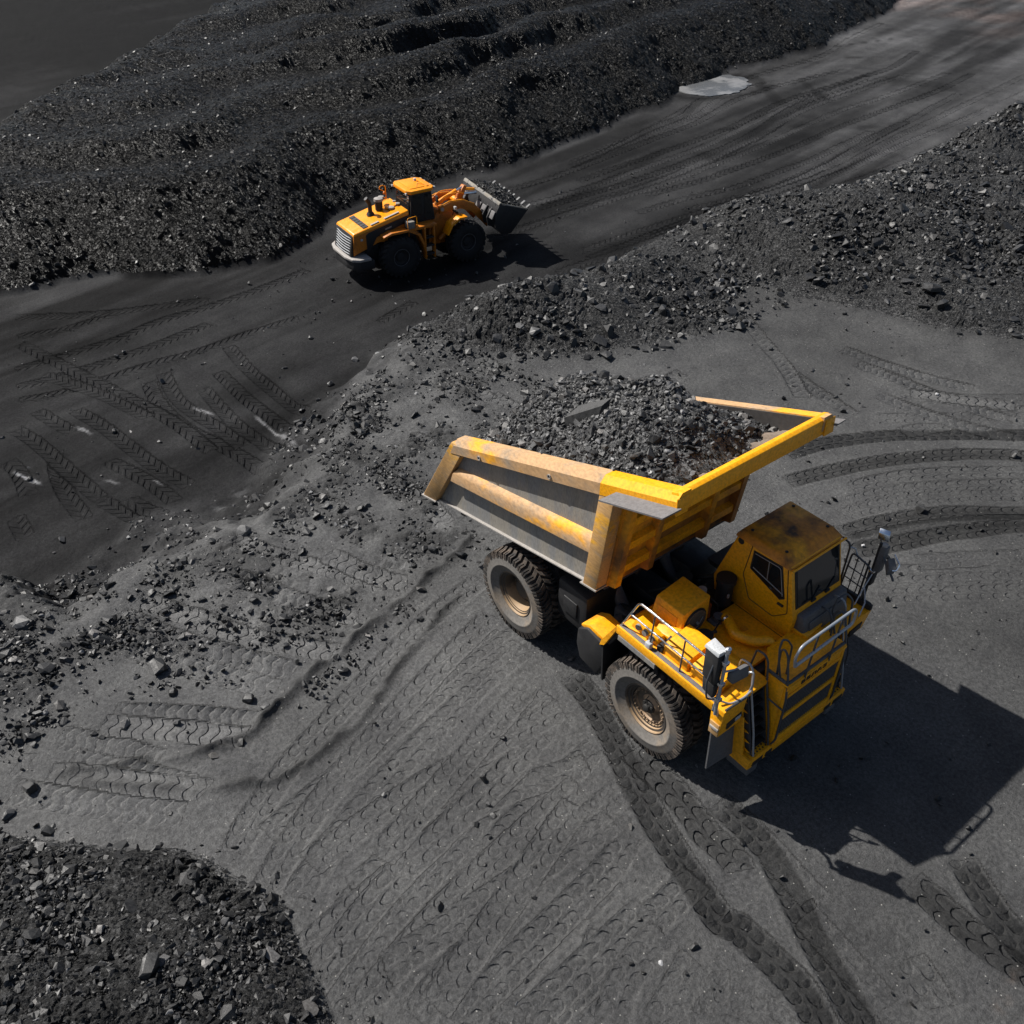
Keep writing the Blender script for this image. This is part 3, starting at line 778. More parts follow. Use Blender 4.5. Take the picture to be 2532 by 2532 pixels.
    for (st, wd, dark, am, pts) in lanes+TRACKS:
        if len(pts) < 2: continue
        i, s, o, L = along(pts, wd*0.5+0.22, X, Y)
        if not len(i): continue
        u = o/(wd*0.5)                                   # -1 .. 1 inside
        if st == 'Q': dark = -.14
        vary = float(RNG.uniform(.88, 1.2)); flip = float(RNG.choice([-1, 1])); ws = float(RNG.uniform(.65, 1.15)) if st == 'T' and dark < .3 else 1.0
        el = 1.6 if st == 'B' else .7
        ends = sstep(0, el, s)*sstep(0, el, L-s)
        n = fbm(X[i]/0.7, Y[i]/0.7, 111, 2)
        patch = np.clip(0.85+n*0.6+(0.35 if dark > .3 else 0.0), 0, 1)*ends*free[i]
        ins = 1-sstep(0.74, 1.08, np.abs(u)+n*0.13)
        rim = np.exp(-((np.abs(u)-1.14)/0.13)**2)
        h = {'T': -0.018, 'Q': -0.035, 'B': -0.025}[st]
        wgt = np.clip(ins*1.2*patch, 0, 1)
        tz[i] = tz[i]*(1-wgt*0.8)+am*patch*(ins*h+rim*0.014)
        if dark > .45: dark = .66
        wr = (np.abs(u) < 1.06) & (patch > .25)
        k2 = i[wr]
        trk[k2, 0] = 40+flip*s[wr]*vary; trk[k2, 1] = u[wr]; trk[k2, 2] = (am*ws*(1.5 if dark > .45 else 1.0)*patch*np.clip(1.15-np.abs(u)**6*.3, 0, 1))[wr]
        trk[k2, 3] = {'T': 0, 'Q': 1, 'B': 2}[st]
        tone[i] = tone[i]*(1-dark*ins*np.clip(patch*1.25, 0, 1)*(0.85+0.15*n))
    Z = Z+tz*np.clip(1.35-dist/75, 0.3, 1)
    # windrow pushed up along the edge of the pad
    for pts, hgt in (([(-2.2, -10.9), (-0.9, -8.2), (-1.5, -6.2), (-2.0, -4.3), (-2.5, -2.6), (-3.0, -1.0)], .13),
                     ([(-1.7, -10.7), (0.3, -8.1), (0.1, -6.0), (-0.8, -4.2), (-1.6, -2.4)], .08)):
        i, s, o, L = along(pts, 0.7, X, Y)
        n = fbm(X[i]/.6, Y[i]/.6, 121, 3)
        Z[i] += hgt*np.exp(-(np.abs(o+0.14*n)/0.10)**1.5)*(0.8+0.9*n)
        tone[i] *= 1-0.5*np.exp(-((o+.12*n)/0.16)**2)*np.clip(.7+n, 0, 1)
    for (wd, tn, pts) in PALE:
        i, s, o, L = along(pts, wd*0.5+.1, X, Y)
        n = fbm(X[i]/.18, Y[i]/.18, 131, 3)
        g = (1-sstep(.35, 1.0, np.abs(o)/(wd*.5)+n*.7))*sstep(0, .4, s)*sstep(0, .4, L-s)
        tone[i] = tone[i]*(1-g)+tn*1.0*g
    for (wd, mul, pts) in DARK:
        i, s, o, L = along(pts, wd, X, Y)
        n = fbm(X[i]/1.0, Y[i]/2.6, 141, 3)
        g = (1-sstep(.25, 1.0, np.abs(o)/wd+n*.55))*sstep(0, 1.2, s)*sstep(0, 1.2, L-s)
        tone[i] = tone[i]*(1-g*(1-mul))
    tint = np.ones((len(X), 3))
    tint[:, 2] += 0.03*T
    # rusty clay tinge beyond the far bend of the road and one spill near the corner
    rust = sstep(0.0, .8, fbm(X/3, Y/6, 151, 3)+0.2)*sstep(62, 85, Y)+0
    r2 = .6*np.exp(-(((X-10.72)/.07)**2+((Y+.5)/.16)**2))+.3*np.exp(-(((X-10.85)/.10)**2+((Y+1.05)/.16)**2))
    r2 = r2*np.clip(.6+1.2*fbm(X/.12, Y/.12, 155, 3), 0, 1.5)
    tint[:, 0] += .45*rust+1.1*r2; tint[:, 1] += .16*rust+.55*r2; tint[:, 2] += .05*rust+.2*r2
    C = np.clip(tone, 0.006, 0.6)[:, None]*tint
    # one mesh for each piece of the land
    idx = np.arange(len(X)).reshape(len(yy), nx)
    q = np.stack([idx[:-1, :-1], idx[1:, :-1], idx[1:, 1:], idx[:-1, 1:]], -1).reshape(-1, 4)
    qm = q.mean(1)
    h4 = heap[q].max(1); p4 = pile[q].max(1); m4 = mound[q].max(1); t4 = T[q].mean(1)
    region = np.where(heap[q].min(1) > .12, 9, 0)
    region = np.where(region == 9, 9, np.where(p4 > .03, 4, np.where(m4 > .22, 3, np.where(t4 > .5, 1, 0))))
    co = np.stack([X, Y, Z], 1)
    res = {}
    for r, nm in ((0, 'ground'), (1, 'haul_road'), (3, 'mound_surface'), (4, 'pile_surface')):
        qq = q[region == r]
        used, inv = np.unique(qq, return_inverse=True)
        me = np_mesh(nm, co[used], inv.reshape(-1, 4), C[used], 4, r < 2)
        if r < 2:
            at = me.attributes.new('track', 'FLOAT_COLOR', 'POINT')
            at.data.foreach_set('color', trk[used].astype(np.float32).ravel())
        me.materials.append(M[('ground', 'road', 'heap', 'rubble', 'rubble')[r]])
        res[nm] = me
    # the coal stockpile, on a mesh of its own
    gx = np.concatenate([np.linspace(-120, -60, 120, endpoint=False), np.linspace(-60, -40, 135, endpoint=False), np.linspace(-40, -22.5, 190)])
    gy = np.concatenate([np.linspace(-30, -14, 40, endpoint=False), np.linspace(-14, 45, 620, endpoint=False), np.linspace(45, 125, 400)])
    HX, HY = np.meshgrid(gx, gy)
    shp = HX.shape
    HX = HX.ravel(); HY = HY.ravel()
    hz, hk = terrain(HX, HY)
    on = sstep(.02, .4, hk['heap'])
    f1, r1 = facets(HX, HY, .17, 701)
    f2, r2_ = facets(HX, HY, .42, 711)
    hz = hz+on*(.26*f1+.06*f2+.03*fbm(HX/.5, HY/.5, 721, 3))-(1-on)*.10
    ht = TONE_HEAP*(1+.35*fbm(HX/4, HY/4, 98, 3))*(1+np.where(r1 > .94, 2.2, (r1-.5)*1.2))
    qi = np.arange(len(HX)).reshape(shp)
    hq = np.stack([qi[:-1, :-1], qi[:-1, 1:], qi[1:, 1:], qi[1:, :-1]], -1).reshape(-1, 4)
    hc = np.stack([HX, HY, hz], 1)[hq].mean(1)-CAM
    hv = hc @ VD
    seen = (np.abs(hc @ VR) < hv*.70) & (np.abs(hc @ VU) < hv*.72)      # only the side that lies in and around the view
    hq = hq[(hk['heap'][hq].max(1) > .01) & seen]
    used, inv = np.unique(hq, return_inverse=True)
    me = np_mesh('heap_surface', np.stack([HX, HY, hz], 1)[used], inv.reshape(-1, 4), np.clip(ht, .004, .2)[used][:, None]*np.ones((1, 3)), 4, False)
    me.materials.append(M['heap'])
    res['heap_surface'] = me
    return res, None

def np_mesh(name, co, faces, colour=None, k=3, smooth=True):
    me = bpy.data.meshes.new(name)
    n, m = len(co), len(faces)
    me.vertices.add(n)
    me.vertices.foreach_set('co', np.ascontiguousarray(co, np.float32).ravel())
    me.loops.add(m*k)
    me.loops.foreach_set('vertex_index', np.ascontiguousarray(faces, np.int32).ravel())
    me.polygons.add(m)
    me.polygons.foreach_set('loop_start', np.arange(0, m*k, k, dtype=np.int32))
    me.update(calc_edges=True)
    if colour is not None:
        a = me.attributes.new('tone', 'FLOAT_COLOR', 'POINT')
        c = np.ones((n, 4), np.float32); c[:, :3] = colour
        a.data.foreach_set('color', c.ravel())
    me.polygons.foreach_set('use_smooth', np.full(m, smooth))
    return me

LAND, GRIDDATA = build_terrain()
ground = link_mesh('ground', LAND['ground']); tag(ground, kind='structure')
road = link_mesh('haul_road', LAND['haul_road']); tag(road, kind='structure')
# the land goes on around the part seen here
o = MB().box(-1500, 1500, -1500, 1500, -4.0, -2.9).build('surrounding_ground', M['gray_dark'])
tag(o, kind='structure')
pud = [Vector((x, y, 0)) for x, y in PUDDLE]
pm = MB()
pz = [terrain(np.array([p.x]), np.array([p.y]))[0][0] for p in pud]
pm.prism([(q[0]+.35*float(fbm(np.array(q[0]/.7), np.array(q[1]/.7), 181, 3)), q[1]+.5*float(fbm(np.array(q[0]/.8), np.array(q[1]/.8), 182, 3))) for q in resample([(p.x, p.y) for p in pud]+[(pud[0].x, pud[0].y)], .18)[0][:-1]], 'z', -1.8, -1.485)
o = pm.build('puddle', M['puddle']); tag(o, kind='structure')

stockpile = tag(empty('coal_stockpile', (-36, 20, -1.5)), 'huge heap of fine black coal filling the back beyond the haul road', 'coal heap')
mound_t = tag(empty('rubble_mound', (-9, 12, 0)), 'ridge of loose dark coal rubble between the dump truck and the haul road', 'rubble mound')
gravel_t = tag(empty('gravel_pile', (1.5, -11, 0)), 'pile of broken black coal stones in the near left corner', 'stone pile')
def child_at_world(me, name, parent):
    o = link_mesh(name, me, parent)
    o.matrix_parent_inverse = Matrix.Translation(-Vector(parent.location))
    return o
child_at_world(LAND['heap_surface'], 'heap_surface', stockpile)
child_at_world(LAND['mound_surface'], 'mound_surface', mound_t)
child_at_world(LAND['pile_surface'], 'pile_surface', gravel_t)
# ------------------------------------------------------------------ stones
def stone_shapes(count, pts, seed):
    r = np.random.default_rng(seed)
    out = []
    for i in range(count):
        p = r.normal(size=(pts, 3))
        p = p/np.linalg.norm(p, axis=1)[:, None]*r.uniform(.8, 1.05, (pts, 1))
        p = np.sign(p)*np.abs(p)**0.75                       # blocky, with flat breaks
        p *= np.array([1.0, r.uniform(.6, .9), r.uniform(.38, .75)])*0.5
        bm = bmesh.new()
        for q in p: bm.verts.new(q)
        g = bmesh.ops.convex_hull(bm, input=list(bm.verts))
        bad = [v for v in bm.verts if not v.link_faces]
        if bad: bmesh.ops.delete(bm, geom=bad, context='VERTS')
        bmesh.ops.recalc_face_normals(bm, faces=bm.faces)
        bm.verts.ensure_lookup_table(); bm.verts.index_update()
        v = np.array([q.co[:] for q in bm.verts]); f = np.array([[q.index for q in t.verts] for t in bm.faces])
        bm.free()
        out.append((v, f))
    return out
BIG = stone_shapes(14, 15, 5)
SMALL = stone_shapes(8, 8, 6)
TONES = [0.014, 0.021, 0.030, 0.044, 0.070, 0.15]
TP = [0.26, 0.28, 0.22, 0.15, 0.065, 0.025]
STONE_ME = {}
def stone_mesh(i, t):
    if (i, t) not in STONE_ME:
        v, f = BIG[i]
        c = np.full((len(v), 3), TONES[t])
        if t >= 4: c[:, 0] *= 1.04; c[:, 2] *= 0.95
        me = np_mesh('stone', v, f, c, 3, False)
        me.materials.append(M['coal'])
        STONE_ME[(i, t)] = me
    return STONE_ME[(i, t)]

def rot_mats(n, flat=0.6, rng=RNG):
    a = rng.uniform(0, 2*np.pi, n); b = rng.normal(0, flat, n); c = rng.normal(0, flat, n)
    ca, sa, cb, sb, cc, sc = np.cos(a), np.sin(a), np.cos(b), np.sin(b), np.cos(c), np.sin(c)
    z = np.zeros(n); o = np.ones(n)
    A = np.stack([ca, -sa, z, sa, ca, z, z, z, o], 1).reshape(n, 3, 3)
    B = np.stack([o, z, z, z, cb, -sb, z, sb, cb], 1).reshape(n, 3, 3)
    C = np.stack([cc, z, sc, z, o, z, -sc, z, cc], 1).reshape(n, 3, 3)
    return A @ B @ C, np.stack([b, c, a], 1)

def stuff_mesh(name, shapes, P, S, tone, parent=None, flat=0.7, tint=None):
    n = len(P)
    R, _ = rot_mats(n, flat)
    kind = RNG.integers(0, len(shapes), n)
    V, F, C = [], [], []
    off = 0
    for i, (v, f) in enumerate(shapes):
        k = np.nonzero(kind == i)[0]
        if not len(k): continue
        vv = np.einsum('nij,vj->nvi', R[k], v)*S[k][:, None, None]+P[k][:, None, :]
        V.append(vv.reshape(-1, 3))
        F.append((f[None]+(np.arange(len(k))*len(v))[:, None, None]+off).reshape(-1, 3))
        C.append(np.repeat(tone[k], len(v)))
        off += len(k)*len(v)
    C = np.concatenate(C)[:, None]*np.array([[1.0, 1.0, 1.0]])
    me = np_mesh(name, np.concatenate(V), np.concatenate(F), C, 3, False)
    me.materials.append(M['coal'])
    o = bpy.data.objects.new(name, me)
    COL.objects.link(o)
    if parent:
        o.parent = parent
        o.matrix_parent_inverse = Matrix.Translation(-Vector(parent.location))
    o['kind'] = 'stuff'
    return o

def in_view(P, margin=0.12):
    v = P-CAM
    z = v @ VD
    a = FPX*(v @ VR)/z/WPX; b = FPX*(v @ VU)/z/WPX
    return (z > 1) & (np.abs(a) < .5+margin) & (np.abs(b) < .5+margin), z

def sample(n, x0, x1, y0, y1, dens):
    """dens(x, y, masks) -> 0..1"""
    x = RNG.uniform(x0, x1, n); y = RNG.uniform(y0, y1, n)
    z, k = terrain(x, y)
    ok, dd = in_view(np.stack([x, y, z], 1))
    p = dens(x, y, k)*ok
    s = RNG.uniform(0, 1, n) < p
    return np.stack([x[s], y[s], z[s]], 1), dd[s]

def sizes(n, med, sig, lo, hi):
    return np.clip(med*np.exp(RNG.normal(0, sig, n)), lo, hi)

def pick_tone(n, bias=0):
    return RNG.choice(len(TONES), n, p=TP)

def scatter_pile(parent, P, S, dist, max_parts, part_name, stuff_name, sink=0.12, dim=1.0):
    app = S/dist
    order = np.argsort(-app)
    P = P.copy(); P[:, 2] += S*sink
    big = order[:max_parts]; rest = order[max_parts:]
    R, e = rot_mats(len(big), 0.5)
    tn = pick_tone(len(big)); sh = RNG.integers(0, len(BIG), len(big))
    base = Vector(parent.location) if parent else Vector()
    for j, i in enumerate(big):
        o = bpy.data.objects.new(part_name, stone_mesh(int(sh[j]), int(tn[j])))
        COL.objects.link(o)
        o.parent = parent
        o.location = Vector(P[i])-base
        o.rotation_euler = Matrix(R[j].tolist()).to_euler()
        s = float(S[i]); o.scale = (s, s, s)
    if len(rest):
        t = np.array(TONES)[pick_tone(len(rest))]*dim
        a = app[rest] > np.quantile(app[rest], 0.82)
        stuff_mesh(stuff_name, BIG, P[rest[a]], S[rest[a]], t[a], parent)
        stuff_mesh(stuff_name, SMALL, P[rest[~a]], S[rest[~a]], t[~a], parent)

# near-corner pile
def d_pile(x, y, k):
    on = np.clip(0.5+fbm(x/1.2, y/1.2, 201, 2)*.5+.55*np.exp(-((k['g']-1.0)/1.0)**2), 0, 1)
    off = np.where(k['g'] > -1.4, .16*np.exp(np.minimum(k['g'], 0)/.35), 0)
    return np.where(k['pile'] > 0.02, on, off)
P, d = sample(120000, -6, 8, -16, -8, d_pile)
S = sizes(len(P), 0.043, 0.64, 0.024, 0.34)
scatter_pile(gravel_t, P, S, d, 300, 'stone', 'small_stones', dim=.8)
# rubble mound
P, d = sample(120000, -17, 9, 1, 52, lambda x, y, k: np.where(k['mound'] > 0.12, np.clip(0.35+1.1*fbm(x/1.8, y/1.8, 211, 2)+.45*sstep(.25, .6, k['mound']/1.8), 0.03, 1), 0.0))
S = sizes(len(P), 0.10, 0.60, 0.045, 0.60)
scatter_pile(mound_t, P, S, d, 300, 'stone', 'small_stones')
# coal stockpile
P, d = sample(42000, -85, -22, -16, 85, lambda x, y, k: np.where((k['heap'] > 0.06), np.clip(1.15-np.hypot(x-CAM[0], y-CAM[1])/120, 0.18, 1), 0.0))
S = sizes(len(P), 0.14, 0.33, 0.08, 0.36)*(1+0.25*(d-40)/60)
TP_KEEP = TP; TP = [0.62, 0.26, 0.08, 0.02, 0.015, 0.005]
scatter_pile(stockpile, P, S, d, 300, 'coal_lump', 'small_lumps', 0.02, dim=.62)
TP = TP_KEEP
# loose stones on the broken ground, the foot of the slope and the pad: too many to count
def d_loose(x, y, k):
    edge = sstep(0.02, .3, k['T'])*(1-sstep(.72, .99, k['T']))
    n = fbm(x/1.0, y/1.0, 221, 3)
    wr = np.exp(-(np.abs(x-k['xp'])/.35)**2)*(y < 0)
    c = np.maximum.reduce([edge*1.0, k['band']*0.9, wr*.95])*np.clip(0.42+1.3*n, 0.03, 1)
    return np.where((k['heap'] > .03) | (k['pile'] > .05), 0, np.maximum(c, 0.008))
P, d = sample(480000, -24, 12, -14, 30, d_loose)
S = sizes(len(P), 0.062, 0.60, 0.028, 0.36)
i = S*FPX/d > 4.4
P, S, d = P[i], S[i], d[i]
scatter_pile(ground, P, S, d, 300, 'stone', 'loose_stones', .1)
# ------------------------------------------------------------------ the dump truck (x forward, y to its left)
truck = tag(empty('dump_truck', (0, 0, 0)), 'big yellow mining dump truck with its tipping body partly raised and heaped with rubble', 'dump truck')

def tyre_mesh(R, rim_r, w, lugs, name, m, mside):
    """tyre about the y axis, outer side towards -y; rubber carcass with moulded lugs"""
    t = MB()
    h = w/2
    prof = [(h*.5, rim_r-.03), (h*.62, rim_r+.03), (h*1.02, rim_r+(R-rim_r)*.40), (h*1.0, rim_r+(R-rim_r)*.62), (h*.92, R*.925), (h*.80, R*.945), (0, R*.952)]
    full = [(-a, b) for a, b in prof]+[(a, b) for a, b in prof[::-1]][1:]
    t.lathe(full, (0, 0, 0), 'y', 72, close=False)
    da = 2*math.pi/lugs
    def P(r, a, y): return (r*math.cos(a), y, r*math.sin(a))
    for side in (-1, 1):
        for k in range(lugs):
            a0 = da*(k+(0.5 if side > 0 else 0))
            wd = da*0.29
            sk = da*0.55
            # shoulder: two fingers with a slot between them
            for f in (-1, 1):
                lo, hi = (a0-wd, a0-wd*0.24) if f < 0 else (a0+wd*0.24, a0+wd)
                y0, y1 = side*h*1.015, side*h*0.55
                r0 = R*.845
                t.hexa([P(r0, lo, y0), P(r0, hi, y0), P(R*.94, hi, y1), P(R*.94, lo, y1),
                        P(R*.985, lo, y0*.96), P(R*.985, hi, y0*.96), P(R, hi, y1), P(R, lo, y1)])
            # inner block sweeping to the centre line
            y1, y2 = side*h*0.56, side*h*0.06
            t.hexa([P(R*.94, a0-wd, y1), P(R*.94, a0+wd, y1), P(R*.94, a0+wd+sk, y2), P(R*.94, a0-wd+sk, y2),
                    P(R*.999, a0-wd, y1), P(R*.999, a0+wd, y1), P(R*1.0, a0+wd*.9+sk, y2), P(R*1.0, a0-wd*.9+sk, y2)])
    return t.mesh(name, m, 30)

def side_wall_mesh(R, rim_r, w, name, m):
    s = MB()
    h = w/2
    pr = []
    pts = [(.60, rim_r+.005), (.66, rim_r+.03), (.70, rim_r+.05), (.80, rim_r+(R-rim_r)*.20), (.98, rim_r+(R-rim_r)*.36), (1.02, rim_r+(R-rim_r)*.38), (1.035, rim_r+(R-rim_r)*.40), (1.035, rim_r+(R-rim_r)*.43),
           (1.02, rim_r+(R-rim_r)*.45), (1.005, rim_r+(R-rim_r)*.62), (.955, R*.86)]
    outer = [(-h*a-.004, b) for a, b in pts]
    s.lathe(outer+[(-h*.7, R*.86), (-h*.7, rim_r+.005)], (0, 0, 0), 'y', 72, close=False)
    return s.mesh(name, m, 30)

TR, RIM = 1.03, .50
TW = .56
me_tyre = tyre_mesh(TR, RIM, TW, 38, 'tyre', M['rubber'], None)
me_wall = side_wall_mesh(TR, RIM, TW, 'side_wall', M['rubber_side'])

def rim_front():
    r = MB()
    r.lathe([(-.16, .53), (-.20, .535), (-.205, .515), (-.16, .495), (-.15, .45), (-.12, .44), (-.115, .405), (-.05, .39)], (0, 0, 0), 'y', 56, close=False)
    return r.mesh('rim', M['rim_dusted'], 30)
def rim_rear():
    r = MB()
    r.lathe([(-.16, .53), (-.20, .535), (-.205, .515), (-.16, .495), (-.15, .46), (-.13, .455), (-.125, .43), (-.08, .41), (.14, .385), (.15, .0)], (0, 0, 0), 'y', 56, close=False)
    return r.mesh('rim', M['rim_dusted'], 30)
def hub_front():
    h = MB()
    h.lathe([(-.04, .395), (-.085, .39), (-.09, .345), (-.05, .33), (-.04, .22), (-.09, .15), (-.10, .0)], (0, 0, 0), 'y', 40, close=False)
    return h.mesh('hub_plate', M['hub_dusted'], 30)
def hub_cap():
    h = MB()
    h.lathe([(-.09, .145), (-.13, .135), (-.135, .08), (-.19, .075), (-.20, .055), (-.20, .0)], (0, 0, 0), 'y', 28, close=False)
    h.tube([(-.02, -.11, .28), (-.06, -.14, .16), (0.0, -.16, .08), (.05, -.15, .07)], .009, 6)
    for a, r in ((.5, .11), (2.4, .12), (4.3, .12)):
        h.cyl((r*math.cos(a), -.09, r*math.sin(a)), (r*math.cos(a), -.155, r*math.sin(a)), .028, n=8)
    return h.mesh('hub_cap', M['hub_dark'], 30)
def bolts(n, r, y0, y1, br, name, a0=0, a1=2*math.pi):
    b = MB()
    for k in range(n):
        a = a0+(a1-a0)*k/n
        c, d = r*math.cos(a), r*math.sin(a)
        b.cyl((c, y0, d), (c, y1, d), br, n=6)
        b.cyl((c, y0, d), (c, (y0+y1)/2, d), br*1.6, n=6)
    return b.mesh(name, M['hub'], 30)
me_rf, me_rr, me_hf, me_hc = rim_front(), rim_rear(), hub_front(), hub_cap()
me_bolt = bolts(24, .355, -.08, -.14, .013, 'wheel_bolts')
me_bolt2 = bolts(20, .335, .15, .09, .014, 'wheel_bolts')
def drive_hub():
    h = MB()
    h.lathe([(.15, .27), (.06, .26), (.04, .20), (.0, .19), (-.01, .0)], (0, 0, 0), 'y', 32, close=False)
    return h.mesh('drive_hub', M['rim_dusted'], 30)
me_dh = drive_hub()
def wheel(x, y, front, flip):
    o = empty('wheel', (x, y, TR-.02), math.pi if flip else 0.0, truck)
    link_mesh('tyre', me_tyre, o); link_mesh('side_wall', me_wall, o)
    if front:
        link_mesh('rim', me_rf, o); link_mesh('hub_plate', me_hf, o); link_mesh('hub_cap', me_hc, o); link_mesh('wheel_bolts', me_bolt, o)
    else:
        link_mesh('rim', me_rr, o); link_mesh('drive_hub', me_dh, o); link_mesh('wheel_bolts', me_bolt2, o)
    return o
WB = 3.94
wheel(WB, -1.785, True, False); wheel(WB, 1.785, True, True)
wheel(0, -1.76, False, False); wheel(0, 1.76, False, True)
for y in (-1.08, 1.08):
    o = empty('inner_wheel', (0, y, TR-.02), 0, truck)
    link_mesh('tyre', me_tyre, o); link_mesh('side_wall', me_wall, o)

# --- chassis, axles, engine and everything dark between cab and body
f = MB()
for s in (-1, 1):
    f.box(-1.75, 5.45, s*.45-.09, s*.45+.09, .95, 1.38, .02)
for x in (-1.6, -.3, 1.4, 2.6, 5.2):
    f.box(x-.12, x+.12, -.42, .42, 1.0, 1.34, .02)
f.box(-1.75, -1.5, -.75, .75, 1.25, 1.6, .03)
f.build('chassis_frame', M['black'], truck)
a = MB()
a.cyl((0, -1.6, 1.0), (0, 1.6, 1.0), .26, n=16); a.lathe([(-.45, .2), (-.3, .5), (.3, .5), (.45, .2)], (0, 0, 1.0), 'y', 20)
a.cyl((WB, -1.6, 1.0), (WB, 1.6, 1.0), .16, n=14)
a.build('axles', M['engine'], truck)
e = MB()
e.box(3.3, 5.35, -.75, .75, .75, 2.36, .05)
e.box(2.55, 3.4, -.5, .4, 1.2, 1.95, .05)
e.box(1.5, 2.5, -.3, .3, 1.2, 1.7, .05)
e.cyl((2.6, .62, 1.75), (3.5, .62, 1.9), .16, n=14)
e.cyl((2.2, -.66, 1.55), (3.1, -.66, 2.0), .085, n=10)
e.cyl((1.9, -.78, 1.45), (2.8, -.95, 1.92), .06, n=10)
e.box(2.9, 3.5, .4, 1.5, 1.5, 2.2, .05)
e.cyl((2.75, .1, 1.9), (2.75, .1, 2.35), .17, n=16)
e.cyl((2.62, -.35, 1.8), (3.1, -.35, 2.5), .07, n=10)
e.cyl((2.95, -.05, 1.9), (3.5, -.05, 2.7), .09, n=10)
e.tube([(2.4, .3, 1.7), (2.8, .35, 2.2), (3.3, .5, 2.5), (3.6, .45, 2.5)], .05, 8, .2)
e.tube([(2.2, -.2, 1.7), (2.7, -.1, 2.15), (3.2, .0, 2.3)], .04, 8, .2)
e.tube([(2.1, -1.0, 1.4), (2.6, -1.1, 1.75), (3.1, -1.05, 2.0), (3.5, -1.1, 2.2)], .045, 8, .2)
e.build('engine_block', M['engine'], truck)
for s in (-1, 1):
    c = MB()
    c.cyl((2.15, s*.72, 1.25), (1.55, s*.72, 1.95), .13, n=14); c.cyl((1.6, s*.72, 1.9), (1.2, s*.72, 2.35), .10, n=14)
    c.cyl((1.22, s*.72, 2.33), (1.05, s*.72, 2.53), .075, n=12)
    c.cyl((2.15, s*.84, 1.25), (2.15, s*.60, 1.25), .12, n=12)
    c.build('lift_cylinder', M['gray_dark'], truck)
tk = MB(); tk.box(.95, 1.85, -1.62, -.75, 1.0, 2.0, .10); tk.box(1.2, 1.6, -1.66, -1.62, 1.3, 1.7, .02)
tk.build('oil_tank', M['black'], truck)
tk = MB(); tk.box(.95, 2.4, .75, 1.65, .95, 1.9, .12); tk.build('fuel_tank', M['black'], truck)
t = MB()
t.prism([(2.0, 1.22), (2.12, .88), (2.62, .80), (2.78, 1.2), (2.72, 1.72), (2.28, 1.80), (2.02, 1.62)], 'y', -2.0, -1.45, .04)
t.build('step_tank', M['black'], truck)
t = MB(); t.prism([(2.06, 1.68), (2.72, 1.76), (2.72, 1.82), (2.3, 1.87), (2.06, 1.74)], 'y', -1.94, -1.42, .015)
t.build('step_tank_top', M['yellow_dirty'], truck)
fl = MB(); fl.cyl((2.3, -.95, 1.35), (2.3, -1.42, 1.35), .22, n=20); fl.box(2.0, 2.6, -1.0, -.85, 1.1, 1.6, .03)
fl.build('air_tank', M['gray_dark'], truck)

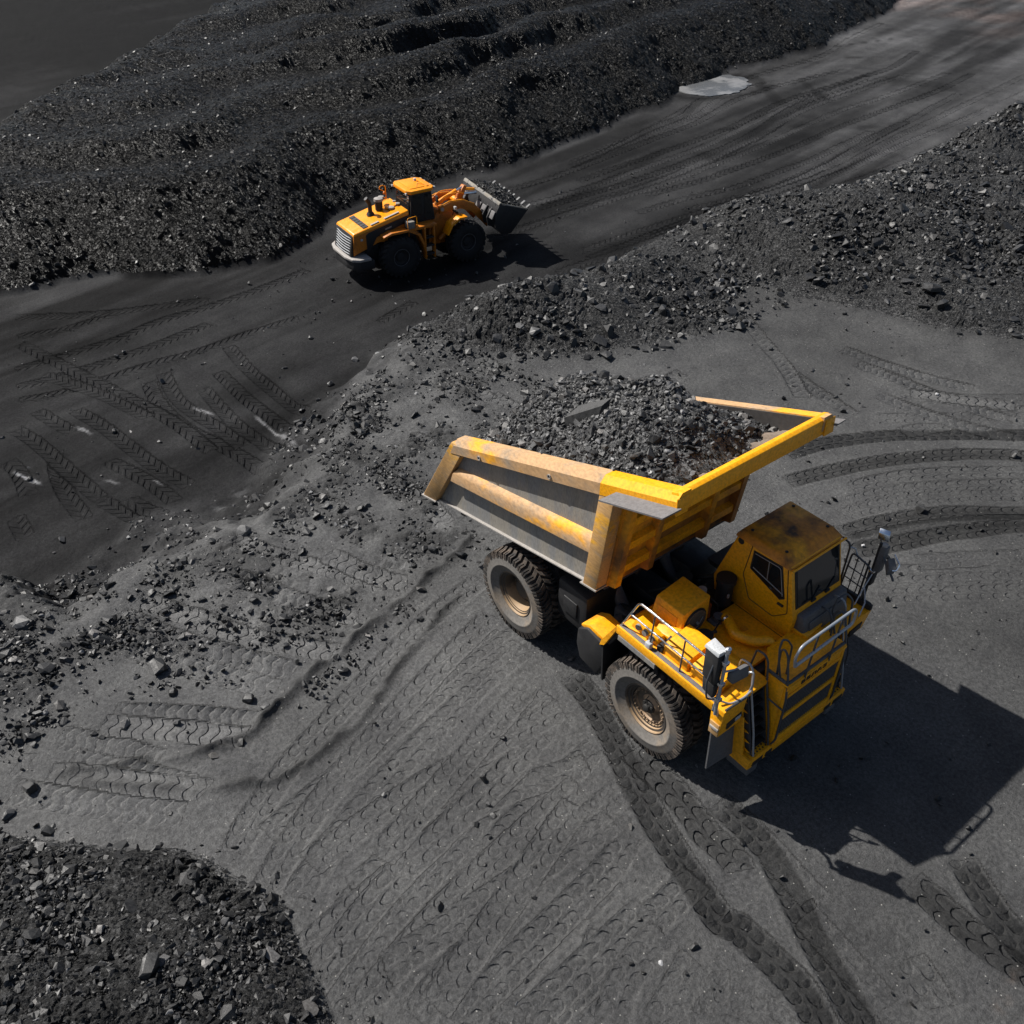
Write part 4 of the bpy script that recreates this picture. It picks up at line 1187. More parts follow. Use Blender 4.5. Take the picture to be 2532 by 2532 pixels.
# --- tipping body
body = empty('tipping_body', (0, 0, 0), 0, truck)
def railz(x): return 3.862+(x+1.988)*(5.983-3.862)/(3.955+1.988)
for s in (-1, 1):
    b = MB()
    b.prism([(-3.2, 1.72), (2.12, 2.80), (2.62, 5.25), (3.92, 5.74), (3.92, 5.84), (-2.0, 3.66)], 'y', s*1.74, s*1.81)
    b.build('side_wall', M['gray_side'] if s < 0 else M['inner'], body)
    sec = [(0, -1.66, 0.0), (0, -1.86, 0.0), (0, -1.97, -.13), (0, -1.97, -.375), (0, -1.66, -.375)]
    r = MB()
    xa, xb = -2.06, 2.45
    lin = MB(); lin.prism([(-2.0, railz(-2.0)-.40), (3.78, railz(3.78)-.40), (3.78, railz(3.78)-.025), (-2.0, railz(-2.0)-.025)], 'y', s*1.635, s*1.66)
    lin.build('rail_liner', M['inner'], body)
    for (m_, x0, x1, nm) in ((M['rail_dust'], -2.06, 2.30, 'top_rail'), (M['yellow'] if s < 0 else M['rail_dust'], 2.302, 3.985, 'front_rail_end')):
        r = MB()
        A = [(x0-(.12 if (x0 < 0 and dz < -.2) else 0), s*abs(y), railz(x0)+dz) for _, y, dz in sec]
        B = [(x1, s*abs(y), railz(x1)+dz) for _, y, dz in sec]
        va = [r.bm.verts.new(p) for p in A]; vb = [r.bm.verts.new(p) for p in B]
        r.bm.faces.new(va); r.bm.faces.new(vb[::-1])
        for i in range(5): r.bm.faces.new((va[i], va[(i+1) % 5], vb[(i+1) % 5], vb[i]))
        r.build(nm, m_, body)
    p = MB(); p.prism([(-2.14, 3.75), (-1.74, 3.78), (-1.83, 3.58), (-2.87, 1.77), (-3.38, 1.65), (-2.23, 3.60)], 'y', s*1.81, s*1.958, .012)
    p.build('rear_post', M['yellow_dust'], body)
    p = MB(); p.prism([(-3.42, 1.62), (-2.85, 1.745), (-2.85, 1.775), (-3.42, 1.65)], 'y', s*1.74, s*1.985)
    p.build('post_foot', M['light_steel'], body)
    p = MB(); p.prism([(2.30, 5.06), (2.66, 5.20), (2.39, 2.86), (2.04, 2.80)], 'y', s*1.68, s*1.965, .012)
    p.build('front_post', M['yellow'] if s > 0 else M['yellow_dust'], body)
    p = MB(); p.prism([(1.98, 2.765), (2.41, 2.835), (2.41, 2.865), (1.98, 2.795)], 'y', s*1.70, s*1.985)
    p.build('post_foot', M['light_steel'], body)
    # mid rib with a bevelled upper side
    R0, R1 = (-2.22, 2.86), (2.16, 3.79)
    def rz(x, d): return R0[1]+(x-R0[0])*(R1[1]-R0[1])/(R1[0]-R0[0])+d
    rb = MB()
    xs = (-2.15, 2.16)
    rings = []
    for x in xs:
        sh = .09 if x < 0 else 0
        rings.append([rb.bm.verts.new((x+dx*sh/.2, s*yy, rz(x, dd))) for yy, dd, dx in ((1.80, .20, .2), (1.90, .155, .15), (1.955, .06, .0), (1.955, -.185, -.2), (1.80, -.185, -.2))])
    rb.bm.faces.new(rings[0]); rb.bm.faces.new(rings[1][::-1])
    for i in range(5): rb.bm.faces.new((rings[0][i], rings[0][(i+1) % 5], rings[1][(i+1) % 5], rings[1][i]))
    rb.build('side_rib', M['rail_dust'], body)
    fl = MB(); fl.prism([(-2.86, 1.76), (2.06, 2.765), (2.06, 2.79), (-2.86, 1.785)], 'y', s*1.80, s*1.88)
    fl.build('sill_strip', M['light_steel'], body)
    pl = MB()
    pl.hexa([(2.70, s*1.95, 5.28), (4.08, s*1.95, 5.76), (4.02, s*2.30, 5.70), (2.62, s*2.30, 5.22),
             (2.70, s*1.95, 5.31), (4.08, s*1.95, 5.79), (4.02, s*2.30, 5.73), (2.62, s*2.30, 5.25)])
    pl.build('spill_plate', M['gray_plate'], body)
    pl = MB(); pl.prism([(2.2, 3.0), (2.36, 2.9), (2.62, 5.0), (2.66, 5.2)], 'y', s*1.60, s*1.70); pl.build('gusset', M['yellow'], body)
for x in (-1.15, 1.0):
    h = MB(); h.lathe([(0, .05), (-.02, .05), (-.02, .032), (0, .032)], (x, -1.972, railz(x)-.27), 'y', 16, close=False)
    h.build('rail_socket', M['light_steel'], body)
    h = MB(); h.cyl((x, -1.973, railz(x)-.27), (x, -1.978, railz(x)-.27), .033, n=14)
    h.build('rail_hole', M['black'], body)
b = MB(); b.prism([(2.30, 2.84), (2.40, 2.80), (2.70, 5.0), (2.60, 5.05)], 'y', -1.70, 1.70)
b.build('front_wall', M['yellow_grime'], body)
def fwx(z): return 2.40+(z-2.80)*(.30/2.2)
for z in (3.25, 3.85, 4.45):
    r = MB(); r.hexa([(fwx(z)-.02, -1.6, z-.11), (fwx(z)+.13, -1.6, z-.08), (fwx(z)+.13, 1.6, z-.08), (fwx(z)-.02, 1.6, z-.11),
                      (fwx(z)-.02, -1.6, z+.13), (fwx(z)+.13, -1.6, z+.08), (fwx(z)+.13, 1.6, z+.08), (fwx(z)-.02, 1.6, z+.13)])
    r.build('front_rib', M['yellow_dirty'], body)
for y in (-.75, .75, 1.58, -1.58):
    r = MB(); r.hexa([(2.39, y-.09, 2.82), (2.58, y-.07, 2.86), (2.58, y+.07, 2.86), (2.39, y+.09, 2.82),
                      (2.66, y-.09, 4.98), (2.84, y-.07, 5.02), (2.84, y+.07, 5.02), (2.66, y+.09, 4.98)])
    r.build('front_stay', M['yellow_grime'], body)
b = MB(); b.prism([(2.56, 5.02), (2.68, 4.94), (3.93, 5.62), (3.90, 5.70)], 'y', -1.78, 1.78)
b.build('front_lip', M['tan'], body)
for y in (-1.5, -.75, 0, .75, 1.25):
    r = MB(); r.hexa([(2.66, y-.10, 5.06), (3.88, y-.10, 5.70), (3.88, y+.10, 5.70), (2.66, y+.10, 5.06),
                      (2.66, y-.06, 5.14), (3.88, y-.06, 5.79), (3.88, y+.06, 5.79), (2.66, y+.06, 5.14)])
    r.build('lip_rib', M['tan'], body)
b = MB(); b.prism([(3.80, 5.62), (3.99, 5.62), (3.97, 5.93), (3.90, 5.962), (3.80, 5.93)], 'y', -1.90, 1.90, .006); b.build('front_rail', M['yellow'], body)
for s in (-1, 1):
    b = MB(); b.prism([(3.985, 5.60), (4.02, 5.60), (4.005, 5.90), (3.985, 5.92)], 'y', s*1.72, s*1.975, .004); b.build('rail_end_cap', M['yellow'], body)
b = MB(); b.prism([(2.36, 2.86), (2.42, 2.78), (-3.30, 1.60), (-3.30, 1.72)], 'y', -1.76, 1.76); b.build('floor', M['inner'], body)
for y in (-.55, .55):
    b = MB(); b.prism([(2.2, 2.74), (2.2, 2.40), (-1.2, 1.50), (-1.9, 1.62), (-1.9, 1.92)], 'y', y-.1, y+.1); b.build('floor_beam', M['black'], body)
for x in (-1.6, -.4, .8, 1.9):
    z = 1.72+(x+3.3)*.2; b = MB(); b.box(x-.08, x+.08, -1.72, 1.72, z+.04-.22, z+.06, .01); b.build('floor_cross_member', M['black'], body)

# --- decks and fenders
dk = empty('deck', (0, 0, 0), 0, truck)
def part(name, m, fn, parent=truck, sharp=35):
    b = MB(); fn(b); return b.build(name, m, parent, sharp=sharp)
part('right_deck_plate', M['yellow'], lambda b: b.box(3.06, 5.60, -1.90, -.84, 2.40, 2.48, .006), dk)
part('edge_grating', M['gray_plate'], lambda b: b.box(3.07, 5.42, -1.985, -1.88, 2.46, 2.505, .004), dk)
part('deck_edge', M['yellow'], lambda b: b.box(3.05, 5.44, -2.02, -1.985, 2.33, 2.52, .006), dk)
part('fender_strip', M['gray_side'], lambda b: b.prism([(3.12, 2.32), (4.05, 2.32), (4.05, 2.21), (3.12, 2.21)], 'y', -2.03, -1.99), dk)
part('fender_slope', M['yellow_dirty'], lambda b: b.prism([(3.05, 2.49), (3.05, 2.38), (2.78, 1.78), (2.66, 1.70), (2.70, 1.86)], 'y', -2.02, -.9), dk)
part('mud_flap', M['black'], lambda b: b.hexa([(2.76, -2.0, .80), (2.80, -2.0, .80), (2.80, -1.3, .80), (2.76, -1.3, .80), (2.70, -2.0, 1.78), (2.74, -2.0, 1.78), (2.74, -1.3, 1.78), (2.70, -1.3, 1.78)]), dk)
part('fender_liner', M['black'], lambda b: b.prism([(3.02, 2.40), (5.4, 2.40), (5.4, 2.30), (3.1, 2.30), (2.85, 1.8), (2.78, 1.8)], 'y', -1.95, -.80), dk)
def fr_box(b):
    b.prism([(5.36, 2.515), (5.64, 2.505), (5.60, 1.84), (5.50, 1.84), (5.38, 2.1)], 'y', -2.02, -1.44, .012)
part('right_fender_box', M['yellow'], fr_box, dk)
part('fender_lamp', M['black'], lambda b: b.prism([(-1.86, 2.10), (-1.50, 2.16), (-1.48, 2.05), (-1.84, 1.94)], 'x', 5.60, 5.634, .008), dk)
part('lamp_lens', M['lens'], lambda b: b.box(5.60, 5.645, -1.66, -1.52, 2.04, 2.12, .008), dk)
part('corner_bracket', M['yellow_dust'], lambda b: b.box(5.40, 5.60, -2.04, -2.015, 1.86, 2.15, .004), dk)
part('bracket_strip', M['light_steel'], lambda b: b.box(5.42, 5.60, -2.062, -2.036, 2.0, 2.06, .004), dk)
part('mud_flap', M['gray_dark'], lambda b: b.hexa([(5.45, -1.97, .82), (5.48, -1.97, .82), (5.62, -1.05, .95), (5.59, -1.05, .95), (5.40, -1.97, 1.95), (5.43, -1.97, 1.95), (5.50, -1.05, 1.95), (5.47, -1.05, 1.95)]), dk)
part('centre_deck_plate', M['yellow'], lambda b: b.box(3.95, 5.20, -.845, .22, 2.38, 2.46, .006), dk)
part('deck_seam', M['black'], lambda b: b.box(3.97, 5.18, .155, .168, 2.46, 2.464), dk)
part('left_deck_plate', M['yellow'], lambda b: b.box(3.40, 5.62, .22, 2.0, 2.40, 2.49, .006), dk)
part('deck_kick_plate', M['black'], lambda b: b.box(4.85, 5.62, 1.95, 2.03, 2.42, 2.62, .006), dk)
part('left_fender_box', M['yellow'], lambda b: b.prism([(5.30, 2.40), (5.66, 2.50), (5.58, 1.95), (5.36, 1.95)], 'y', 1.30, 2.03, .012), dk)
part('fender_lamp', M['black'], lambda b: b.prism([(1.50, 2.20), (1.86, 2.26), (1.84, 2.12), (1.52, 2.05)], 'x', 5.58, 5.645, .008), dk)
part('fender_liner', M['black'], lambda b: b.prism([(2.7, 2.40), (5.4, 2.40), (5.4, 2.30), (2.8, 2.30)], 'y', .80, 1.95), dk)

# boxes standing on the right-hand deck
part('plug_box', M['yellow'], lambda b: b.prism([(3.20, 2.48), (3.30, 2.72), (3.86, 2.66), (3.92, 2.48)], 'y', -1.80, -1.62, .015), truck)
for i in range(3):
    x = 3.40+.17*i
    part('plug', M['gray_side'], lambda b: b.lathe([(-.05, .0), (-.05, .055), (0, .062)], (x, -1.80, 2.62-.012*i), 'y', 16), truck)
def bat(b, x0, x1):
    b.hexa([(x0, -1.83, 2.48), (x1, -1.83, 2.48), (x1, -1.20, 2.48), (x0, -1.20, 2.48),
            (x0+.02, -1.80, 2.70), (x1-.02, -1.80, 2.70), (x1-.02, -1.22, 2.80), (x0+.02, -1.22, 2.80)], .012)
part('battery_box', M['yellow'], lambda b: bat(b, 4.02, 4.60), truck)
part('battery_box', M['yellow'], lambda b: bat(b, 4.66, 5.30), truck)
for x0, x1 in ((4.03, 4.59), (4.67, 5.29)):
    part('lid', M['yellow'], lambda b: b.hexa([(x0, -1.84, 2.685), (x1, -1.84, 2.685), (x1, -1.20, 2.785), (x0, -1.20, 2.785), (x0, -1.84, 2.715), (x1, -1.84, 2.715), (x1, -1.20, 2.815), (x0, -1.20, 2.815)], .008), truck)
part('side_locker', M['yellow'], lambda b: b.hexa([(3.55, -1.62, 2.48), (4.0, -1.62, 2.48), (4.0, -1.15, 2.48), (3.4, -1.15, 2.48), (3.62, -1.60, 2.60), (3.98, -1.60, 2.66), (3.98, -1.17, 2.74), (3.45, -1.17, 2.68)], .01), truck)
part('front_locker', M['yellow'], lambda b: b.hexa([(5.34, -1.80, 2.48), (5.56, -1.80, 2.48), (5.56, -1.5, 2.48), (5.34, -1.5, 2.48), (5.36, -1.78, 2.54), (5.50, -1.78, 2.52), (5.50, -1.52, 2.56), (5.36, -1.52, 2.58)], .008), truck)
part('valve', M['black'], lambda b: (b.box(3.90, 4.04, -1.86, -1.66, 2.48, 2.60, .02), b.cyl((3.97, -1.80, 2.5), (3.97, -1.55, 2.66), .04, n=10)), truck)
# air cleaner
ac = empty('air_cleaner', (0, 0, 0), 0, truck)
part('cleaner_box', M['yellow_dirty'], lambda b: b.hexa([(3.22, -1.38, 2.30), (3.98, -1.38, 2.30), (3.98, -.62, 2.30), (3.22, -.62, 2.30), (3.28, -1.30, 3.02), (3.96, -1.30, 3.02), (3.96, -.62, 3.12), (3.28, -.62, 3.12)], .03), ac)
part('cleaner_label_plate', M['orange_yel'], lambda b: b.hexa([(3.36, -1.392, 2.45), (3.84, -1.392, 2.45), (3.84, -1.35, 2.45), (3.36, -1.35, 2.45), (3.38, -1.326, 2.88), (3.84, -1.326, 2.88), (3.84, -1.28, 2.88), (3.38, -1.28, 2.88)], .004), ac)
part('intake_cover', M['rim'], lambda b: b.lathe([(0, .255), (.04, .255), (.045, .235), (.03, .22), (.05, .10), (.055, .0)], (3.965, -.98, 2.70), 'x', 36, close=False), ac)
part('intake_ring', M['black'], lambda b: b.lathe([(0, .285), (.02, .28), (.02, .255), (0, .255)], (3.97, -.98, 2.70), 'x', 36, close=False), ac)
part('intake_boss', M['light_steel'], lambda b: (b.cyl((4.0, -.98, 2.70), (4.05, -.98, 2.70), .03, n=8), b.tube([(4.02, -1.14, 2.54), (4.03, -.95, 2.60), (4.03, -.84, 2.78)], .008, 6)), ac)
part('fill_cap', M['black'], lambda b: (b.cyl((4.30, -1.06, 2.45), (4.30, -1.06, 2.66), .05, n=12), b.lathe([(0, .10), (.05, .15), (.08, .15), (.09, 0)], (4.30, -1.06, 2.60), 'z', 20)), truck)
part('handle', M['black'], lambda b: b.tube([(4.3, -.95, 2.64), (4.34, -.8, 2.62)], .03, 8), truck)
# exhausts, extinguisher, hoses, the yellow intake pipe
part('exhaust_stack', M['black'], lambda b: b.lathe([(0, .16), (.5, .16), (.52, .19), (.62, .19), (.63, .0)], (3.78, .02, 2.45), 'z', 24), truck)
part('exhaust_clamp', M['light_steel'], lambda b: b.box(3.94, 3.97, -.10, -.06, 2.74, 2.82, .004), truck)
part('fire_extinguisher', M['orange'], lambda b: (b.cyl((3.86, -.52, 2.46), (3.74, -.52, 2.86), .085, n=16), b.cyl((3.80, -.42, 2.46), (3.80, -.42, 2.66), .06, n=12)), truck)
part('extinguisher_cap', M['light_steel'], lambda b: b.lathe([(0, .085), (.10, .085), (.12, .0)], (3.68, -.52, 2.92), 'z', 18), truck)
part('filter_housing', M['gray_dark'], lambda b: (b.cyl((3.66, -.52, 2.4), (3.68, -.52, 2.92), .075, n=14), b.cyl((4.08, -.44, 2.44), (4.08, -.44, 2.60), .10, n=14), b.box(3.95, 4.15, -.6, -.3, 2.40, 2.50, .02)), truck)
part('hose', M['black'], lambda b: b.tube([(3.86, -.45, 2.86), (3.98, -.40, 2.80), (3.98, -.36, 2.6), (3.9, -.3, 2.48)], .012, 6, .05), truck)
part('hose', M['black'], lambda b: b.tube([(4.1, -.45, 2.55), (4.2, -.55, 2.6), (4.32, -.9, 2.56)], .016, 6, .05), truck)
part('pipe_clamp', M['chrome'], lambda b: b.lathe([(0, .115), (.05, .115), (.05, .10), (0, .10)], (4.22, -.40, 2.60), 'x', 20, close=False), truck)
part('intake_pipe', M['yellow'], lambda b: b.tube([(4.18, -.36, 2.60), (4.62, -.62, 2.64), (4.92, -.46, 2.62), (5.06, -.20, 2.60), (5.10, -.16, 2.42)], .098, 16, .10), truck)
part('pipe_hole', M['black'], lambda b: b.box(5.02, 5.17, -.20, .0, 2.462, 2.468), truck)
for (x, y) in ((4.5, -.2), (4.25, -.72), (4.42, -.78)):
    part('hatch_disc', M['yellow_dirty'], lambda b: b.lathe([(0, .07), (.012, .065), (.012, 0)], (x, y, 2.46), 'z', 18), truck)
part('deck_hatch', M['yellow'], lambda b: b.box(4.74, 5.0, -.36, -.02, 2.46, 2.475, .004), truck)

# --- cab
cab = empty('cab', (0, 0, 0), 0, truck)
prof = [(3.40, 2.46), (3.34, 2.74), (3.72, 3.97), (4.90, 3.97), (5.17, 2.90), (5.14, 2.46)]
part('shell', M['yellow'], lambda b: b.prism(prof, 'y', .21, 1.61, .02), cab)
def roof(b):
    b.hexa([(3.68, .14, 3.955), (4.93, .14, 3.93), (4.93, 1.68, 3.93), (3.68, 1.68, 3.955),
            (3.76, .24, 4.105), (4.72, .24, 4.105), (4.72, 1.58, 4.105), (3.76, 1.58, 4.105)], .03)
part('roof', M['yellow_roof'], roof, cab)
part('roof_drip_rail', M['yellow'], lambda b: b.tube([(4.955, .16, 3.925), (4.955, 1.69, 3.925)], .022, 8), cab)
for x, y in ((3.9, .34), (4.66, .34), (4.66, 1.48), (3.9, 1.48)):
    part('roof_eye', M['black'], lambda b: b.cyl((x, y, 4.10), (x, y, 4.118), .03, n=12), cab)
def pane(poly, y0, y1, name, m, bev=.0):
    b = MB(); b.prism(poly, 'y', y0, y1, bev); return b.build(name, m, cab)
win = [(4.14, 3.82), (4.72, 3.86), (4.885, 3.27), (4.80, 3.20), (4.13, 3.43)]
def grow(poly, g):
    cx = sum(p[0] for p in poly)/len(poly); cz = sum(p[1] for p in poly)/len(poly)
    return [(cx+(x-cx)*g, cz+(z-cz)*g) for x, z in poly]
pane(grow(win, 1.08), .196, .212, 'window_seal', M['black'], .003)
pane(win, .186, .20, 'side_window', M['glass'])
part('window_bar', M['light_steel'], lambda b: b.tube([(4.17, .182, 3.50), (4.87, .182, 3.34)], .009, 6), cab)
part('window_bar', M['light_steel'], lambda b: b.tube([(4.47, .182, 3.84), (4.50, .182, 3.43)], .007, 6), cab)
part('window_bar', M['light_steel'], lambda b: b.tube([(4.16, .182, 3.815), (4.715, .182, 3.85), (4.87, .182, 3.30)], .007, 6, .05), cab)
part('door_gap', M['black'], lambda b: b.tube([(4.06, .205, 3.92), (3.98, .205, 3.2), (4.20, .205, 2.75), (4.76, .205, 2.72), (5.03, .205, 2.98), (4.845, .205, 3.92)], .008, 5, .05), cab)
part('door_handle', M['black'], lambda b: b.box(4.80, 4.93, .17, .215, 3.07, 3.11, .012), cab)
part('soot_patch', M['black'], lambda b: b.lathe([(0, .07), (.006, .05), (.006, 0)], (3.80, .205, 3.86), 'y', 9), cab)
# windscreen on the sloping front
def fx(z): return 5.17-(z-2.90)*(.27/1.07)
def scr(b, y0, y1, z0, z1, d0, d1, bev=.0):
    b.hexa([(fx(z0)+d0, y0, z0), (fx(z0)+d1, y0, z0), (fx(z0)+d1, y1, z0), (fx(z0)+d0, y1, z0),
            (fx(z1)+d0, y0, z1), (fx(z1)+d1, y0, z1), (fx(z1)+d1, y1, z1), (fx(z1)+d0, y1, z1)], bev)
part('screen_seal', M['black'], lambda b: scr(b, .29, 1.55, 3.10, 3.91, -.005, .012, .004), cab)
part('windscreen', M['glass'], lambda b: scr(b, .34, 1.50, 3.15, 3.87, .0, .02), cab)
part('windscreen_wiper', M['black'], lambda b: (b.tube([(fx(3.12)+.03, .75, 3.12), (fx(3.3)+.035, .95, 3.30)], .012, 6), b.tube([(fx(3.12)+.03, 1.15, 3.12), (fx(3.28)+.035, 1.38, 3.28)], .012, 6), b.box(fx(3.09)+.01, fx(3.09)+.05, .7, .82, 3.07, 3.12, .01), b.box(fx(3.09)+.01, fx(3.09)+.05, 1.1, 1.22, 3.07, 3.12, .01)), cab)
part('seat', M['gray_dark'], lambda b: scr(b, .62, .86, 3.16, 3.66, -.001, .004), cab) if False else None
# air conditioner box below the windscreen
acb = empty('cooler_box', (0, 0, 0), 0, cab)
part('cooler_case', M['gray_dark'], lambda b: b.hexa([(5.10, .33, 2.50), (5.40, .33, 2.50), (5.40, 1.62, 2.50), (5.10, 1.62, 2.50), (5.10, .33, 2.98), (5.30, .33, 2.98), (5.30, 1.62, 2.98), (5.10, 1.62, 2.98)], .045), cab)
part('cooler_lid', M['gray_dark'], lambda b: b.hexa([(5.375, .48, 2.58), (5.40, .48, 2.58), (5.40, 1.5, 2.58), (5.375, 1.5, 2.58), (5.335, .48, 2.84), (5.355, .48, 2.84), (5.355, 1.5, 2.84), (5.335, 1.5, 2.84)], .01), cab)
bpy.data.objects.remove(acb)

# --- radiator housing, grille, bumper
rad_ = empty('radiator_housing', (0, 0, 0), 0, truck)
part('housing', M['yellow'], lambda b: b.prism([(5.15, -.38), (5.55, -.82), (5.90, -.82), (5.90, .80), (5.40, .80), (5.15, .62)], 'z', 1.04, 2.565, .012), rad_)
part('top_plate', M['yellow'], lambda b: b.prism([(5.15, -.38), (5.55, -.83), (5.96, -.83), (5.96, .81), (5.40, .81), (5.13, .62)], 'z', 2.565, 2.60, .008), rad_)
part('top_hatch', M['yellow'], lambda b: b.prism([(5.14, .30), (5.14, .78), (5.40, .84), (5.46, .34)], 'z', 2.60, 2.66, .012), rad_)
part('top_seam', M['yellow_dirty'], lambda b: b.tube([(5.60, -.70, 2.602), (5.22, -.30, 2.602), (5.22, .3, 2.602)], .006, 5), rad_)
part('top_seam', M['yellow_dirty'], lambda b: b.tube([(5.72, -.66, 2.602), (5.72, .72, 2.602)], .006, 5), rad_)
for y in (-.5, 0, .5):
    part('hinge', M['yellow_dirty'], lambda b: b.box(5.70, 5.74, y-.03, y+.03, 2.60, 2.615, .004), rad_)
part('grille_core', M['black'], lambda b: b.box(5.90, 5.925, -.78, .76, 1.12, 2.35), rad_)
for z0, z1 in ((1.24, 1.70), (1.80, 2.26)):
    for k in range(30):
        y = -.74+k*(1.47/29)
        part('grille_slat', M['gray_dark'], lambda b: b.box(5.925, 5.945, y-.008, y+.008, z0, z1), rad_)
fb = [(-.82, -.75, 1.04, 2.565), (.73, .80, 1.04, 2.565)]
for (y0, y1, z0, z1) in fb:
    part('grille_frame', M['yellow'], lambda b: b.box(5.90, 5.968, y0, y1, z0, z1, .006), rad_)
for (z0, z1) in ((1.04, 1.24), (1.70, 1.80), (2.26, 2.33)):
    part('grille_frame', M['yellow'], lambda b: b.box(5.90, 5.972, -.75, .73, z0, z1, .006), rad_)
part('name_panel', M['yellow'], lambda b: b.box(5.90, 5.955, -.75, .73, 2.33, 2.53, .006), rad_)
part('top_lip', M['yellow'], lambda b: b.box(5.90, 5.985, -.82, .80, 2.53, 2.575, .006), rad_)
fc = bpy.data.curves.new('name_lettering', 'FONT')
fc.body = 'БЕЛАЗ'
fc.size = .175
fc.extrude = .004
fc.offset = .006
fc.align_x = 'CENTER'; fc.align_y = 'CENTER'
fc.space_character = 1.18
fo = bpy.data.objects.new('name_lettering', fc)
COL.objects.link(fo)
bpy.context.view_layer.update()
lme = bpy.data.meshes.new_from_object(fo.evaluated_get(bpy.context.evaluated_depsgraph_get()))
bpy.data.objects.remove(fo)
lme.materials.clear(); lme.materials.append(M['black'])
fo = link_mesh('name_lettering', lme, rad_)
fo.location = (5.962, -.06, 2.43); fo.rotation_euler = (rad(90), 0, rad(90)); fo.scale = (1.12, .78, 1)
bp = empty('bumper', (0, 0, 0), 0, truck)
part('bumper_beam', M['yellow'], lambda b: b.hexa([(5.50, -1.36, .76), (5.93, -1.36, .76), (5.93, 1.36, .76), (5.50, 1.36, .76), (5.50, -1.36, 1.0), (5.955, -1.36, 1.03), (5.955, 1.36, 1.03), (5.50, 1.36, 1.0)], .015), bp)
part('bumper_lip', M['yellow'], lambda b: b.box(5.93, 5.985, -.80, .80, 1.02, 1.07, .006), bp)
for y0, y1 in ((-1.30, -1.02), (-.94, -.76), (.76, .94), (1.02, 1.30)):
    part('bumper_slot', M['black'], lambda b: b.box(5.90, 5.956, y0, y1, .82, .94, .012), bp)
for s in (-1, 1):
    part('tread_plate', M['yellow_dirty'], lambda b: b.box(5.60, 5.94, min(s*1.34, s*.86), max(s*1.34, s*.86), 1.03, 1.045), bp)
    for i in range(5):
        for j in range(6):
            part('tread_hole', M['black'], lambda b: b.cyl((5.64+i*.06, s*(.90+j*.075)+(.03 if i % 2 else 0), 1.045), (5.64+i*.06, s*(.90+j*.075)+(.03 if i % 2 else 0), 1.049), .018, n=6), bp)
part('bumper_end', M['yellow_dirty'], lambda b: b.prism([(5.45, .80), (5.50, 1.9), (5.62, 1.9), (5.76, 1.04), (5.95, 1.04), (5.93, .78)], 'y', -1.40, -1.36, .006), bp)
part('tow_hook', M['gray_dark'], lambda b: b.box(5.4, 5.9, -1.30, -1.02, .48, .76, .03), bp)
part('tow_hook', M['gray_dark'], lambda b: b.box(5.5, 5.94, .86, 1.16, .60, .75, .03), bp)
part('lower_guard', M['black'], lambda b: b.box(5.0, 5.7, -1.3, 1.3, .7, 1.0, .03), bp)

# --- ladders
def ladder(s):
    l = empty('ladder', (0, 0, 0), 0, truck)
    ya, yb = s*1.27, s*.87
    def lx(z): return 5.90-(z-1.0)*(.36/1.4)
    for y in (ya, yb):
        b = MB(); b.hexa([(lx(1.0)-.16, y-.012, 1.0), (lx(1.0)-.02, y-.012, 1.0), (lx(1.0)-.02, y+.012, 1.0), (lx(1.0)-.16, y+.012, 1.0),
                          (lx(2.4)-.16, y-.012, 2.42), (lx(2.4)-.02, y-.012, 2.42), (lx(2.4)-.02, y+.012, 2.42), (lx(2.4)-.16, y+.012, 2.42)])
        b.build('stringer', M['tube_dark'], l)
    for k in range(6):
        z = 1.16+k*.215
        part('step', M['black'], lambda b: b.box(lx(z)-.17, lx(z)-.02, min(ya, yb), max(ya, yb), z-.02, z, .003), l)
        part('step_back', M['yellow_dirty'], lambda b: b.hexa([(lx(z)-.19, min(ya, yb)-.05, z-.2), (lx(z)-.17, min(ya, yb)-.05, z-.2), (lx(z)-.17, max(ya, yb)+.05, z-.2), (lx(z)-.19, max(ya, yb)+.05, z-.2),
                                                              (lx(z)-.30, min(ya, yb)-.05, z), (lx(z)-.28, min(ya, yb)-.05, z), (lx(z)-.28, max(ya, yb)+.05, z), (lx(z)-.30, max(ya, yb)+.05, z)]), l)
        part('side_tooth', M['yellow'], lambda b: b.prism([(lx(z)-.30, z+.06), (lx(z)+.005, z-.04), (lx(z)-.30, z-.16)], 'y', ya-s*(-.03)-.012*1, ya+s*.045), l)
    part('side_plate', M['yellow'], lambda b: b.prism([(5.50, 1.03), (5.74, 1.03), (5.44, 2.3), (5.36, 2.3)], 'y', ya+s*.015, ya+s*.05), l)
    for y, top in ((ya, 3.02), (yb, 2.98)):
        part('grab_rail', M['tube'] if y == ya else M['tube_dark'], lambda b: b.tube([(lx(1.05)+.02, y, 1.06), (lx(1.6)+.06, y, 1.6), (lx(2.4)+.05, y, 2.42), (lx(2.4)-.02, y, top-.1), (lx(2.4)-.10, y, top), (lx(2.4)-.28, y, top-.02), (lx(2.4)-.34, y, 2.5)], .020, 8, .06), l)
    part('grab_rail', M['tube_dark'], lambda b: b.tube([(5.93, s*.81, 1.06), (5.99, s*.81, 1.25), (5.99, s*.81, 2.2), (5.92, s*.80, 2.7), (5.80, s*.78, 3.18), (5.70, s*.76, 3.26), (5.62, s*.74, 3.15), (5.66, s*.74, 2.62)], .020, 8, .07), l)
    part('grab_rail', M['tube_dark'], lambda b: b.tube([(5.99, s*.81, 2.0), (5.72, s*.95, 2.2)], .016, 8), l)
    return l
ladder(-1); ladder(1)

